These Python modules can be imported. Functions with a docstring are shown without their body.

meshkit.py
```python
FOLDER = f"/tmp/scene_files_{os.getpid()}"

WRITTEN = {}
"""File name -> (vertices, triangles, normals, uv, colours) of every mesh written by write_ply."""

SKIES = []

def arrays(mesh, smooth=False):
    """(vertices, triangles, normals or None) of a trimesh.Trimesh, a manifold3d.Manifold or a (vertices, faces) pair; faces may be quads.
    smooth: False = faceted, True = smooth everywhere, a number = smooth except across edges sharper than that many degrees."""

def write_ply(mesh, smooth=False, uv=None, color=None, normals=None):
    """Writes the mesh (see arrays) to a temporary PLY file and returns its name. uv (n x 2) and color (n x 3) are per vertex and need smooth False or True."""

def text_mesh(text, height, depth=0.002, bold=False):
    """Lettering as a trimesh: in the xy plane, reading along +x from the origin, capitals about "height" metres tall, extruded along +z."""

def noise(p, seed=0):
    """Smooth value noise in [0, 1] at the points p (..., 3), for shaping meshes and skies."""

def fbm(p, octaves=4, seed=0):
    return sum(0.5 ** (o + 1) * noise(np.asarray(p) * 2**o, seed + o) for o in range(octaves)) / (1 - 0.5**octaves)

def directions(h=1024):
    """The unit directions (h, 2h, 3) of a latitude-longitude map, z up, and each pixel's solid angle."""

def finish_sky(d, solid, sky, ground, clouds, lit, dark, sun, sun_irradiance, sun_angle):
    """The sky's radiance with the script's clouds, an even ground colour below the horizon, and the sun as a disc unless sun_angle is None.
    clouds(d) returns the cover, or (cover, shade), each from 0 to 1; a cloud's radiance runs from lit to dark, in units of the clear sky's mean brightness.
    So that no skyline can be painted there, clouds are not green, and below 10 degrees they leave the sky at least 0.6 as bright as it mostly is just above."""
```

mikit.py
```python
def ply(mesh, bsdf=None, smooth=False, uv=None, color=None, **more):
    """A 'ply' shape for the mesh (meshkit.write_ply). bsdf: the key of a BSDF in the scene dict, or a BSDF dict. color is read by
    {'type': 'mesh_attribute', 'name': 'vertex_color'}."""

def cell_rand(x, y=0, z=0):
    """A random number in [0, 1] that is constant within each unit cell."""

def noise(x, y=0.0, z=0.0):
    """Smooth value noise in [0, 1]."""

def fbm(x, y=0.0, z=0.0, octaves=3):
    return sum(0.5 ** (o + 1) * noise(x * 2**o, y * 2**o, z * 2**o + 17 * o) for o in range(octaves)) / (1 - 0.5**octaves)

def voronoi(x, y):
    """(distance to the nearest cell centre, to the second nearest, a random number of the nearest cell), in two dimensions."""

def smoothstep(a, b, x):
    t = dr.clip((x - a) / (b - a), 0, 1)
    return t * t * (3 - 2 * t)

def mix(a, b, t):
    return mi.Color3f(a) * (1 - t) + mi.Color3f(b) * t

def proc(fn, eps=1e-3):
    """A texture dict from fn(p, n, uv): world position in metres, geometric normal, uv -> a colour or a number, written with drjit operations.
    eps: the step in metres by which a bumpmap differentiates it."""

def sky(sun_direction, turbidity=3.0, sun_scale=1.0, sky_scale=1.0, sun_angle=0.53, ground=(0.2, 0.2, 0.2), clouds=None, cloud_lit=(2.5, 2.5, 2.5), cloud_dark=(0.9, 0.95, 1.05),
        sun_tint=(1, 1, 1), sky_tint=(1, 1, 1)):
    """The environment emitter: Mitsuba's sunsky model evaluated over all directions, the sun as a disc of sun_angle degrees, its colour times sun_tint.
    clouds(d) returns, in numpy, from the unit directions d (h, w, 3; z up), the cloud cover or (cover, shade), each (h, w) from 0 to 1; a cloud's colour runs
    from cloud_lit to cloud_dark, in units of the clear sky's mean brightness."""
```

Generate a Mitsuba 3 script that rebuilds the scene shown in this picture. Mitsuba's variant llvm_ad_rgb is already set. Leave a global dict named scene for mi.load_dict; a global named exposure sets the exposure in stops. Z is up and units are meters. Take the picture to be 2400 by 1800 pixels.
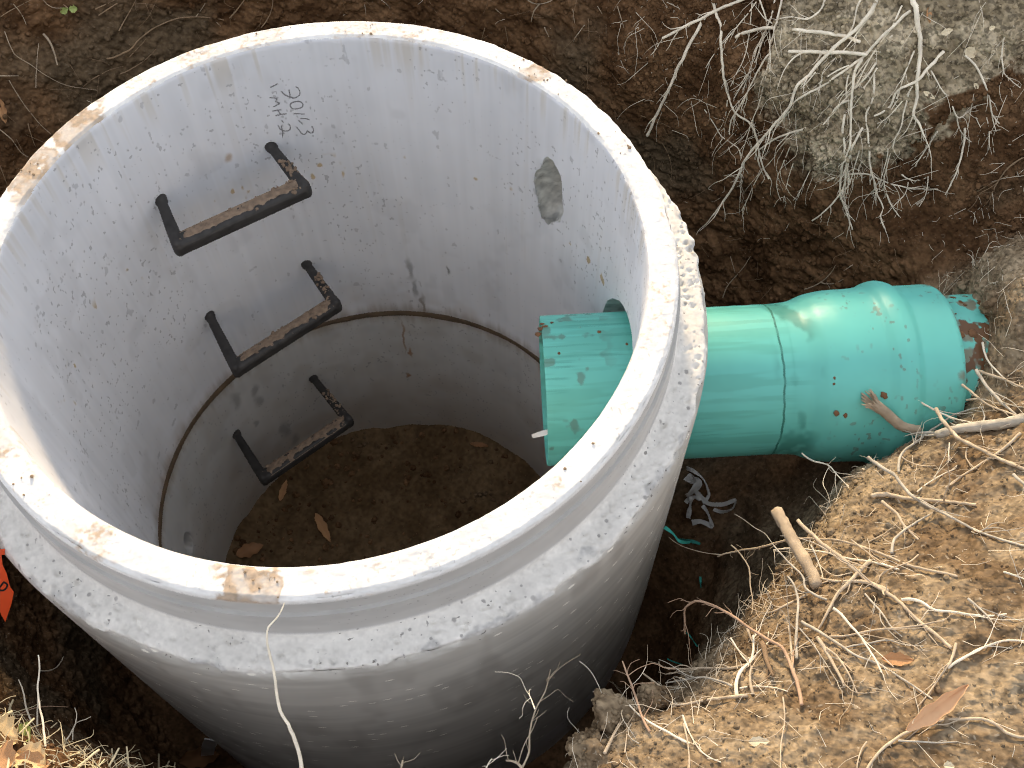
import math, random, numpy as np, trimesh, manifold3d as m3, mitsuba as mi, drjit as dr, mikit, meshkit
from scipy.interpolate import CubicSpline, PchipInterpolator
from scipy.spatial import cKDTree
scene, labels = {'type': 'scene'}, {}
V = np.array
# ---------------------------------------------------------------- camera, sky, exposure
EYE, FWD, UPV = V([0, -1.2605, 1.5105]), V([.146237, .5004, -.853353]), V([.258228, .813412, .521229])
exposure = 2.97
scene['camera'] = {'type': 'perspective', 'fov': 53.15, 'fov_axis': 'x', 'near_clip': .05, 'far_clip': 300.0,
    'to_world': mi.ScalarTransform4f().look_at(origin=EYE.tolist(), target=(EYE + FWD).tolist(), up=UPV.tolist())}

SUN = (.17, .91, .37)
scene['sky'] = mikit.sky(SUN, turbidity=4, sun_angle=8.0, sun_scale=.60, sky_scale=1.0, ground=(.15, .12, .09), clouds=lambda d: .75, cloud_lit=(2.02, 2.03, 2.10))

# ---------------------------------------------------------------- small helpers
def numbered(name):
    k, i = name, 0
    while k in labels or k in scene or any(q.startswith(k + '__') for q in ()):
        i += 1; k = f'{name}_{i:03d}'
    return k
def put(key, mesh, bsdf, smooth=False, **kw):
    k, i = key, 0
    while k in scene:
        i += 1; k = f'{key}_{i:03d}'
    scene[k] = mikit.ply(mesh, bsdf, smooth=smooth, **kw)
    return k
def tag(k, label=None, cat=None, group=None, kind=None):
    d = labels.setdefault(k, {})
    for a, b in (('label', label), ('category', cat), ('group', group), ('kind', kind)):
        if b: d[a] = b
    return k
def thing(name, label, cat, group=None):
    k, i = name, 0
    while k in labels:
        i += 1; k = f'{name}_{i:03d}'
    return tag(k, label, cat, group)
def grid_faces(nu, nv, wrap_u=False, wrap_v=False):
    a = np.arange(nu if wrap_u else nu - 1); b = np.arange(nv if wrap_v else nv - 1)
    i, j = np.meshgrid(a, b, indexing='ij'); i2, j2 = (i + 1) % nu, (j + 1) % nv
    q = np.stack([i * nv + j, i2 * nv + j, i2 * nv + j2, i * nv + j2], -1).reshape(-1, 4)
    return np.vstack([q[:, [0, 1, 2]], q[:, [0, 2, 3]]])
def vnormals(v, f):
    n = np.zeros_like(v); c = np.cross(v[f[:, 1]] - v[f[:, 0]], v[f[:, 2]] - v[f[:, 0]])
    for k in range(3): np.add.at(n, f[:, k], c)
    return n / np.maximum(np.linalg.norm(n, axis=1, keepdims=True), 1e-12)
def fbm(p, s, octaves=3, seed=0): return meshkit.fbm(np.asarray(p) * s + 31.7, octaves, seed)
def tube(points, radii, sides=7, seed=0, rough=.12, steps=None):
    p = np.asarray(points, float); r = np.broadcast_to(np.asarray(radii, float), (len(p),))
    d = np.r_[0, np.cumsum(np.linalg.norm(np.diff(p, axis=0), axis=1))]
    keep = np.r_[True, np.diff(d) > 1e-6]; p, r, d = p[keep], r[keep], d[keep]
    n = steps or max(5, int(d[-1] / .009))
    s = np.linspace(0, d[-1], n)
    P = PchipInterpolator(d, p, axis=0)(s) if len(p) > 2 else np.stack([np.interp(s, d, p[:, k]) for k in range(3)], -1)
    R = np.interp(s, d, r)
    rng = np.random.default_rng(seed)
    w = rng.normal(size=(n, 3)); w = (w + np.roll(w, 1, 0) + np.roll(w, -1, 0)) / 2
    P = P + w * R[:, None] * (.26 if R.max() < .007 else .05)
    t = np.gradient(P, axis=0); t /= np.linalg.norm(t, axis=1, keepdims=True) + 1e-12
    ref = V([.31, .52, .8]); a = np.cross(t, ref); a /= np.linalg.norm(a, axis=1, keepdims=True) + 1e-9; b = np.cross(t, a)
    ang = np.arange(sides) * 2 * np.pi / sides
    rr = R[:, None] * (1 + rough * rng.normal(size=(n, sides)))
    v = P[:, None] + rr[..., None] * (np.cos(ang)[None, :, None] * a[:, None] + np.sin(ang)[None, :, None] * b[:, None])
    v = np.vstack([v.reshape(-1, 3), P[:1] - t[:1] * R[0] * .4, P[-1:] + t[-1:] * R[-1] * .4])
    f = grid_faces(n, sides, wrap_v=True); k = np.arange(sides); k2 = (k + 1) % sides; m = n * sides
    f = np.vstack([f[:, ::-1], np.stack([np.full(sides, m), k, k2], -1)[:, ::-1] * 1, np.stack([np.full(sides, m + 1), (n - 1) * sides + k2, (n - 1) * sides + k], -1)[:, ::-1]])
    return v, f
def join(parts):
    vs, fs, o = [], [], 0
    for v, f in parts: vs.append(v); fs.append(f + o); o += len(v)
    return np.vstack(vs), np.vstack(fs)
ICO = trimesh.creation.icosphere(subdivisions=1); ICO2 = trimesh.creation.icosphere(subdivisions=3)
def clod(c, r, seed, ico=ICO, rough=.35, flat=1.0):
    rng = np.random.default_rng(seed); v = ico.vertices.copy()
    v *= (1 + rough * (fbm(v, 1.3, 2, seed)[:, None] - .5) * 2) * rng.uniform(.7, 1.2, 3) * [1, 1, flat]
    q = trimesh.transformations.random_rotation_matrix(rng.random(3))[:3, :3] if flat == 1 else np.eye(3)
    return v @ q.T * r + c, np.array(ico.faces)

# ---------------------------------------------------------------- the ground: an excavation round the manhole, as profiles by azimuth
KEYS = {  # azimuth: (r, z) from the trench floor up the bank and out
 90: [(.70, -1.62), (.86, -1.58), (.95, -1.3), (1.02, -.9), (1.10, -.45), (1.20, -.1), (1.34, .06), (1.65, .12), (4, .2)],
 60: [(.70, -1.62), (.86, -1.56), (.95, -1.3), (1.03, -.9), (1.12, -.45), (1.22, -.1), (1.36, .06), (1.7, .14), (4, .2)],
 35: [(.70, -1.5), (.86, -1.42), (.97, -1.2), (1.07, -.85), (1.16, -.45), (1.25, -.17), (1.38, .02), (1.65, .12), (4, .2)],
 15: [(.70, -1.3), (.88, -1.2), (1.05, -1.0), (1.19, -.66), (1.27, -.40), (1.34, -.24), (1.47, -.07), (1.72, .08), (4, .2)],
 3: [(.70, -1.2), (.92, -1.08), (1.12, -.95), (1.26, -.72), (1.38, -.52), (1.52, -.42), (1.66, -.25), (1.85, -.08), (4, .15)],
 -8: [(.70, -1.15), (.95, -1.02), (1.17, -.90), (1.33, -.72), (1.40, -.50), (1.44, -.31), (1.58, -.22), (1.95, -.12), (4, .1)],
 -3: [(.70, -1.2), (.93, -1.05), (1.15, -.93), (1.30, -.72), (1.42, -.52), (1.58, -.45), (1.70, -.33), (1.95, -.10), (4, .1)],
 -15: [(.70, -1.15), (.95, -1.0), (1.17, -.85), (1.31, -.66), (1.37, -.42), (1.40, -.25), (1.54, -.18), (1.95, -.10), (4, .1)],
 -22: [(.70, -1.18), (.92, -1.05), (1.10, -.88), (1.22, -.68), (1.29, -.52), (1.34, -.36), (1.46, -.25), (1.85, -.1), (4, .1)],
 -30: [(.70, -1.25), (.86, -1.15), (.98, -.95), (1.05, -.72), (1.08, -.52), (1.12, -.40), (1.26, -.30), (1.7, -.08), (4, .1)],
 -45: [(.70, -1.35), (.84, -1.28), (.92, -1.05), (.97, -.78), (1.00, -.50), (1.04, -.31), (1.17, -.21), (1.6, -.04), (4, .1)],
 -60: [(.70, -1.4), (.83, -1.35), (.89, -1.1), (.93, -.78), (.96, -.45), (1.00, -.25), (1.11, -.16), (1.5, -.02), (4, .1)],
 -77: [(.70, -1.4), (.84, -1.35), (.89, -1.1), (.92, -.75), (.945, -.40), (.97, -.19), (1.08, -.11), (1.4, 0), (4, .1)],
 -86: [(.70, -1.35), (.88, -1.32), (.98, -1.1), (1.04, -.75), (1.09, -.42), (1.13, -.23), (1.24, -.12), (1.5, -.02), (4, .1)],
 -103: [(.70, -1.3), (1.0, -1.26), (1.12, -1.0), (1.2, -.70), (1.27, -.42), (1.33, -.24), (1.45, -.12), (1.7, -.02), (4, .1)],
 -123: [(.70, -1.5), (.81, -1.46), (.86, -1.15), (.88, -.75), (.90, -.35), (.925, -.12), (1.0, -.05), (1.3, 0), (4, .1)],
 -137: [(.70, -1.5), (.81, -1.46), (.86, -1.15), (.89, -.75), (.91, -.35), (.94, -.10), (1.02, -.04), (1.3, 0), (4, .1)],
 -160: [(.70, -1.5), (.83, -1.46), (.90, -1.15), (.95, -.75), (1.0, -.35), (1.05, -.08), (1.15, .0), (1.4, .03), (4, .1)],
 175: [(.70, -1.55), (.85, -1.5), (.93, -1.2), (1.0, -.8), (1.08, -.4), (1.17, -.08), (1.3, .05), (1.55, .1), (4, .15)],
 130: [(.70, -1.6), (.86, -1.55), (.95, -1.3), (1.02, -.9), (1.12, -.45), (1.24, -.08), (1.38, .07), (1.65, .12), (4, .2)]}
SLUMP = [(3, .0), (5.5, -.10), (6.8, -.26), (7.6, -.36), (10, -.40), (13, -.42), (14.5, -.33), (21, -.30), (22.5, -.16), (25, .03), (40, .1)]
def sand_mask(az, z):                                                 # the sandy slump over the pipe: above this line
    lo = np.interp(az, [a for a, _ in SLUMP], [b for _, b in SLUMP], left=9, right=9); return np.clip((z - lo + .02) / .04, 0, 1)
def terrain(nth=1250, seg=(14, 36, 70, 85, 70, 46, 54, 30, 14), detail=True):
    ks = sorted(KEYS); th = V(ks + [ks[0] + 360]); K = np.array([KEYS[k] + [(60, .6)] for k in ks] + [KEYS[ks[0]] + [(60, .6)]])
    ths = np.linspace(-180, 180, nth, endpoint=False); ths = np.where(ths < ks[0], ths + 360, ths)
    lo = np.r_[th[-3:-1] - 360, th, th[1:3] + 360]; KK = np.concatenate([K[-3:-1], K, K[1:3]])
    C = PchipInterpolator(lo, KK, axis=0)(ths)                       # (nth, 10, 2)
    t = np.concatenate([np.linspace(i, i + 1, n, endpoint=False) for i, n in enumerate(seg)] + [[len(seg)]])
    L = C.copy(); L[:, 9, 0] = 8                                       # tame the last span while interpolating
    P = PchipInterpolator(np.arange(10), L, axis=1)(t)
    far = np.clip(t - 8, 0, 1); P[..., 0] += far ** 3 * 52
    a = np.radians(ths)[:, None]
    v = np.stack([P[..., 0] * np.cos(a), P[..., 0] * np.sin(a), P[..., 1]], -1).reshape(-1, 3)
    f = grid_faces(nth, len(t), wrap_u=True)[:, ::-1]
    # normals should look into the pit / up
    n = vnormals(v, f)
    if n[:, 2].mean() < 0: f = f[:, ::-1]; n = -n
    if detail:
        T = np.tile(t, nth); r = np.hypot(v[:, 0], v[:, 1])
        near = np.clip((r - .76) / .1, 0, 1) * np.clip((6 - r) / 3, .0, 1)
        ang = np.degrees(np.arctan2(v[:, 1], v[:, 0]))
        nearbank = (ang < -25) & (ang > -150)
        big = np.where(nearbank, .45, 1.0) * np.clip((T - 1.3), 0.15, 1)
        d = .075 * (fbm(v, 4.2, 2, 1) - .5) * big
        d += .036 * (fbm(v, 13, 3, 2) - .5) * np.clip(T - 1, .3, 1)
        d += np.where(nearbank, .010, .022) * (np.abs(fbm(v, 34, 3, 3) - .5) * 2 - .3)
        d += .012 * (fbm(v, 95, 2, 4) - .5)
        crumb = np.clip(fbm(v, 55, 2, 9) - .52, 0, 1); d += .02 * crumb * np.clip(T - 4.3, 0, 1)
        sl = sand_mask(ang + 5 * (fbm(v, 14, 3, 31) - .5), v[:, 2] + .07 * (fbm(v, 14, 3, 30) - .5))
        d += sl * (.045 + .02 * (fbm(v, 48, 2, 33) - .5) + .012 * (fbm(v, 110, 2, 34) - .5))
        pa, pn = V([.9672, -.2528, .0145]), V([-.0034, -.013, -.5067]); ax = (v - pn) @ pa; pd = np.linalg.norm(v - pn - ax[:, None] * pa, axis=1)
        d *= np.where(ax > 1.2, np.clip((pd - .19) / .12, .04, 1), 1)      # smooth, packed earth where the pipe goes in
        v = v + n * (d * near)[:, None]
    return v, f

# ---------------------------------------------------------------- materials
N, F, SS, MIX = mikit.noise, mikit.fbm, mikit.smoothstep, mikit.mix
C3 = mi.Color3f
def soil_col(p, n, uv):
    big = F(p.x * 3.1, p.y * 3.1, p.z * 3.1, 3); mid = F(p.x * 14, p.y * 14, p.z * 14, 3); fine = F(p.x * 120, p.y * 120, p.z * 120, 2)
    rr = dr.sqrt(p.x * p.x + p.y * p.y); az = dr.atan2(p.y, p.x) * 57.29578
    c = MIX((.075, .040, .020), (.160, .092, .048), SS(.3, .7, mid))
    c = MIX(c, C3(.11, .085, .055), SS(.52, .66, big) * .7)
    # the drier sandy subsoil of the bank over the pipe (a slump with ragged edges) and of the near bank
    zz = p.z + .07 * (F(p.x * 14 + 5, p.y * 14, p.z * 14, 3) - .5); lo = 9. + 0. * az; az0 = az; az = az + 6. * (F(p.x * 15, p.y * 15 + 3, p.z * 15, 3) - .5); zz = zz + .05 * (fine - .5)
    for (a0, z0), (a1, z1) in zip(SLUMP[:-1], SLUMP[1:]): lo = dr.select((az >= a0) & (az < a1), z0 + (z1 - z0) * (az - a0) / (a1 - a0), lo)
    sand = SS(-.06, .03, zz - lo); az = az0
    c = MIX(c, MIX((.25, .20, .13), (.48, .405, .285), SS(.3, .65, mid)), sand)
    near = SS(-16., -24., az + mid * 8 - 4) * SS(-1.05, -.75, p.z + mid * .2)
    near = dr.maximum(near, SS(-2., -8., az) * SS(-.55, -.4, p.z + .25 * mid) * SS(1.2, 1.3, rr))
    c = MIX(c, MIX((.150, .105, .064), (.285, .225, .152), SS(.25, .75, mid)), near * SS(-100., -85., -dr.abs(az)))
    grit = N(p.x * 210, p.y * 210, p.z * 210)
    c = c * (.45 + 1.1 * fine) 
    gap = F(p.x * 105, p.y * 105, p.z * 105 + 4, 2); c = c * (1.12 - .62 * SS(.50, .36, gap) * (.30 + .25 * near + .6 * sand))
    c = MIX(c, C3(.40, .34, .26), SS(.80, .9, grit) * (.12 + .5 * dr.maximum(near, sand)))
    return c
def soil_h(p, n, uv): return F(p.x * 150, p.y * 150, p.z * 150, 3) * .006 + N(p.x * 60, p.y * 60, p.z * 60) * .006
scene['soil'] = {'type': 'twosided', 'bsdf': {'type': 'bumpmap', 'arbitrary': mikit.proc(soil_h, 2e-3), 'scale': 1.0, 'bsdf': {'type': 'diffuse', 'reflectance': mikit.proc(soil_col)}}}

def specks(a, z, cells, lo, hi, seed):                                # little bug holes: sparse voronoi dots on the unrolled wall
    d, _, k = mikit.voronoi(a * cells + seed, z * cells * .7)
    return SS(hi, lo, d) * SS(.55, .6, mikit.cell_rand(k * 977, seed))
def wall_col(p, n, uv):
    a = dr.atan2(p.y, p.x) * .61; r = dr.sqrt(p.x * p.x + p.y * p.y)
    blot = F(a * 5, p.z * 5, 3.0, 3); streak = F(a * 60, p.z * 2.2, 1.0, 3); st2 = F(a * 17, p.z * 1.3 + 9, 5.0, 2)
    c = C3(.60, .61, .64) * (.82 + .22 * blot + .12 * streak)
    c = MIX(c, C3(.30, .25, .18), SS(.55, .8, streak) * SS(.5, .7, st2) * .12)
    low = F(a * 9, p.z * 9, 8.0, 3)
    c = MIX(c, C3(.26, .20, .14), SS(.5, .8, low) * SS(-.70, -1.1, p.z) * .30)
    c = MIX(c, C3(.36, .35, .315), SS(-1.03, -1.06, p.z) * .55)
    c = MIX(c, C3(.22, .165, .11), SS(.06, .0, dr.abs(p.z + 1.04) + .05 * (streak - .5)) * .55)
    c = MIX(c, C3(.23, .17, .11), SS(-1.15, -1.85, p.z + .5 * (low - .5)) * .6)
    c = MIX(c, C3(.42, .33, .22), SS(.78, .86, F(a * 40, p.z * 26, 2.0, 2)) * SS(-.06, -.02, -dr.abs(p.z + .4)) )
    c = MIX(c, C3(.40, .33, .22), SS(.5, .8, streak) * SS(-.13, -.02, p.z) * .35)
    cl = SS(.42, .62, F(a * 3.5, p.z * 3.5, 15.0, 3))
    s = SS(.77, .83, F(a * 120, p.z * 78, 21.0, 2) * (.92 + .08 * cl)) * (.3 + .7 * cl) + SS(.79, .84, F(a * 52, p.z * 34, 31.0, 3)) * .7
    s = dr.minimum(s + specks(a, p.z, 27., .02, .10, 3.) * cl, 1.)
    c = MIX(c, C3(.33, .33, .34), SS(.60, .74, F(a * 13, p.z * 9, 41., 3)) * .16)
    c = MIX(c, C3(.20, .20, .21), s * .5)
    az = a / .61 * 57.29578; wob = 2.2 * (F(a * 30, p.z * 30, 51., 2) - .5)
    for a0, z0, wa, wz, st, col in WALL_MARKS:
        e = dr.sqrt(dr.square((az - a0 + wob) / wa) + dr.square((p.z - z0 + wob * .006) / wz)); c = MIX(c, C3(*col), SS(1.25, .3, e) * st)
    return c
GREY, RUST = (.16, .16, .16), (.24, .13, .06)
WALL_MARKS = [(67.6, -.82, .8, .055, .6, GREY), (66.8, -.91, .7, .05, .6, GREY), (65.2, -.99, .8, .06, .65, (.15, .12, .09)), (119.3, -1.18, 1.5, .035, .55, GREY), (119.6, -1.24, 1.7, .03, .5, GREY), (126, -1.15, 1.8, .05, .5, GREY),
    (123.5, -1.33, 1.2, .02, .45, GREY), (115.5, -1.48, 2.2, .05, .6, GREY), (113.8, -1.57, 1.8, .04, .6, GREY), (104.6, -.273, 1.0, .016, .7, (.36, .25, .15)), (72.5, -1.17, .5, .10, .7, RUST), (71, -1.26, .7, .03, .8, RUST), (73.4, -1.40, .7, .018, .85, RUST), (56.7, -.80, .5, .02, .8, GREY)]
def wall_h(p, n, uv):
    a = dr.atan2(p.y, p.x) * .61
    return F(a * 90, p.z * 60, 0., 3) * .0012
def outer_col(p, n, uv):
    a = dr.atan2(p.y, p.x) * .745
    blot = F(a * 4, p.z * 6, 3.0, 3); lay = F(a * 4, p.z * 45, 2.0, 3)
    c = C3(.42, .405, .37) * (.66 + .42 * blot + .26 * lay)
    c = MIX(c, C3(.17, .15, .13), SS(.52, .8, F(a * 14, p.z * 6, 7., 3)) * .28)
    d, _, k = mikit.voronoi(a * 17, p.z * 48)
    dash = SS(.17, .08, d) * SS(.78, .82, mikit.cell_rand(k * 991, 4))
    c = MIX(c, C3(.80, .77, .70), dash * .95)
    return c
def outer_h(p, n, uv):
    a = dr.atan2(p.y, p.x) * .745
    return F(a * 20, p.z * 130, 0., 3) * .0025 + N(a * 140, p.z * 140, 2.) * .0008
def rim_col(p, n, uv):
    az = dr.atan2(p.y, p.x) * 57.29578; r = dr.sqrt(p.x * p.x + p.y * p.y)
    m = F(p.x * 28, p.y * 28, p.z * 28, 3); f = F(p.x * 150, p.y * 150, p.z * 150, 2)
    c = C3(.74, .73, .71) * (.76 + .24 * m + .22 * f)
    stain = dr.Float(0) if False else 0. * az
    for c0, w0, s0 in RIM_STAINS:
        stain = dr.maximum(stain, SS(w0, w0 * .35, dr.abs(az - c0) + (m - .5) * w0 * 2.2) * s0)
    stain = dr.maximum(stain, SS(.58, .75, F(p.x * 12, p.y * 12, 3., 3)) * .34)
    stain = .85 * SS(.20, .85, stain + (f - .5) * .8 + (m - .5) * .5) * SS(-.03, -.008, p.z)
    c = MIX(c, C3(.35, .245, .15) * (.7 + .6 * f), stain * (.55 + .45 * SS(.3, .5, m)))
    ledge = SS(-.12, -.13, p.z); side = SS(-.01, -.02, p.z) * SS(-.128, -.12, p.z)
    c = MIX(c, C3(.68, .66, .62) * (.7 + .3 * m + .3 * f), ledge)
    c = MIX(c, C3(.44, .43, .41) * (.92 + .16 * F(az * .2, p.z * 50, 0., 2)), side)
    broken = SS(.55, .68, F(p.x * 20, p.y * 20, 5., 3) + (r - .735) * 9) * ledge
    c = MIX(c, C3(.40, .395, .385) * (.6 + .8 * f), broken * .7)
    pit = N(p.x * 170, p.y * 170, p.z * 170)
    pd, _, pk = mikit.voronoi(az * .0125 * 46, r * 46); pk = mikit.cell_rand(pk * 917, 8.)
    c = MIX(c, C3(.20, .19, .18), SS(.26 * pk * pk, .10 * pk * pk, pd) * SS(.35, .45, pk) * ledge * .7 * SS(.35, .6, F(p.x * 7, p.y * 7, 2., 2)))
    c = MIX(c, outer_col(p, n, uv), SS(-.143, -.154, p.z) * SS(.73, .74, r))
    return MIX(c, C3(.11, .10, .09), SS(.83, .9, pit) * (.25 + .5 * ledge) * SS(.4, .55, F(p.x * 9, p.y * 9, 1., 2)))
RIM_STAINS = [(131, 9, 1.), (143, 7, .9), (164, 6, .8), (172, 3, .6), (-112, 6.5, 1.), (-135, 5, .5), (33, 3.2, .75), (88, 3, .5), (72, 9, .4), (60, 12, .35), (-158, 8, .5), (103, 7, .45), (116, 4, .3)]
def rim_h(p, n, uv): return F(p.x * 130, p.y * 130, p.z * 130, 3) * .0022
def concrete(key, col, h, rough=.8):
    scene[key] = {'type': 'twosided', 'bsdf': {'type': 'bumpmap', 'arbitrary': mikit.proc(h, 1e-3), 'scale': 1.0, 'bsdf': {'type': 'principled', 'base_color': mikit.proc(col), 'roughness': rough, 'specular': .3}}}
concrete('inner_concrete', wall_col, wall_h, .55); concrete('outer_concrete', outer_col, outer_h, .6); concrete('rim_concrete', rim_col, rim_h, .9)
def simple(key, col, rough=.8, var=.35, s=40, spec=.3, **kw):
    c = C3(*col)
    scene[key] = {'type': 'twosided', 'bsdf': {'type': 'principled', 'roughness': rough, 'specular': spec, **kw,
        'base_color': mikit.proc(lambda p, n, uv: c * (1 - var / 2 + var * F(p.x * s, p.y * s, p.z * s, 3)))}}
simple('grout', (.44, .44, .42), .95, 1.2, 55); simple('sealant', (.10, .07, .045), .8, .9, 50)
simple('black_plastic', (.030, .028, .027), .5, 1.0, 60); simple('rim_dirt', (.28, .20, .13), .95, .6, 90); simple('mud', (.19, .138, .10), .95, 1.1, 120)
simple('pencil', (.17, .17, .18), .9); simple('dark_rubber', (.03, .04, .03), .7)
simple('dark_mud', (.16, .085, .045), .95, .8, 90)
PIPE_AZ, PIPE_P, PIPE_A = -.2556, V([-.0034, -.013, -.5067]), V([.9674, -.25282, .0145])
PIPE_A = PIPE_A / np.linalg.norm(PIPE_A); PIPE_N = np.cross([0, 0, 1], PIPE_A); PIPE_N /= np.linalg.norm(PIPE_N); PIPE_U = np.cross(PIPE_A, PIPE_N)
def pipe_col(p, n, uv):
    q = [p.x - float(PIPE_P[0]), p.y - float(PIPE_P[1]), p.z - float(PIPE_P[2])]
    ax = sum(q[i] * float(PIPE_A[i]) for i in range(3)); la = sum(q[i] * float(PIPE_N[i]) for i in range(3)); up = sum(q[i] * float(PIPE_U[i]) for i in range(3))
    ph = dr.atan2(la, up) * .17
    c = C3(.15, .56, .49) * (.84 + .2 * F(ax * 7, ph * 9, 1., 3))
    scr = F(ax * 6, ph * 160, 3., 3)
    c = MIX(c, C3(.03, .22, .17), SS(.5, .8, scr) * SS(.45, .65, F(ax * 9, ph * 7, 8., 2)) * SS(1.02, .9, ax) * .45)
    c = MIX(c, C3(.02, .13, .10), SS(.0035, .0012, dr.abs(ax - .935 + .006 * F(ph * 30, 1., 0., 2))) * .85)
    c = MIX(c, C3(.025, .17, .13), SS(.52, .72, F(ax * 22, ph * 16, 4., 3)) * SS(.06, .02, dr.abs(ax - .965)) * .6)
    c = MIX(c, C3(.16, .12, .07), SS(.70, .80, F(ax * 95, ph * 80, 4., 2)) * .5 * SS(1.0, 1.1, ax) * SS(.5, .65, F(ax * 11, ph * 9, 4.5, 2)))
    c = MIX(c, C3(.20, .13, .08), SS(.5, .62, F(ax * 30, ph * 26, 14., 3)) * SS(1.285, 1.305, ax) * .8)
    c = MIX(c, C3(.10, .40, .33), SS(.45, .65, F(ax * 5, ph * 60, 24., 3)) * .5 * SS(1.0, .9, ax))
    c = MIX(c, C3(.10, .075, .045), SS(.62, .74, F(ax * 30, ph * 30, 6., 3)) * SS(.60, .5, ax) * .5)
    return MIX(c, C3(.13, .065, .03), SS(.52, .62, F(ax * 45, ph * 34, 6., 3)) * SS(1.30, 1.315, ax))
scene['teal_pvc'] = {'type': 'twosided', 'bsdf': {'type': 'principled', 'base_color': mikit.proc(pipe_col), 'roughness': .4, 'specular': .35}}
scene['grey_pvc'] = {'type': 'twosided', 'bsdf': {'type': 'principled', 'base_color': {'type': 'rgb', 'value': [.42, .55, .48]}, 'roughness': .5}}

# ---------------------------------------------------------------- the ground
gv, gf = terrain()
put('ground', (gv, gf), 'soil', smooth=True); tag('ground', 'brown earth of the excavation with steep banks round the concrete manhole', kind='structure')

# ---------------------------------------------------------------- the manhole: two precast sections
def lathe(profile, steps, nth, disp):
    pr = V(profile, ); d = np.r_[0, np.cumsum(np.linalg.norm(np.diff(np.vstack([pr, pr[:1]]), axis=0), axis=1))]
    pts = []
    closed = np.vstack([pr, pr[:1]])
    for i, st in enumerate(steps):
        n = max(1, int(round((d[i + 1] - d[i]) / st)))
        for k in range(n): pts.append(closed[i] + (closed[i + 1] - closed[i]) * k / n)
    pts = V(pts); a = np.linspace(-np.pi, np.pi, nth, endpoint=False)
    v = np.stack([pts[None, :, 0] * np.cos(a)[:, None], pts[None, :, 0] * np.sin(a)[:, None], np.broadcast_to(pts[None, :, 1], (nth, len(pts)))], -1).reshape(-1, 3)
    f = grid_faces(nth, len(pts), True, True)
    m = trimesh.Trimesh(v, f, process=False)
    if m.volume < 0: f = f[:, ::-1]
    n = vnormals(v, f)
    return disp(v, n), f
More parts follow.
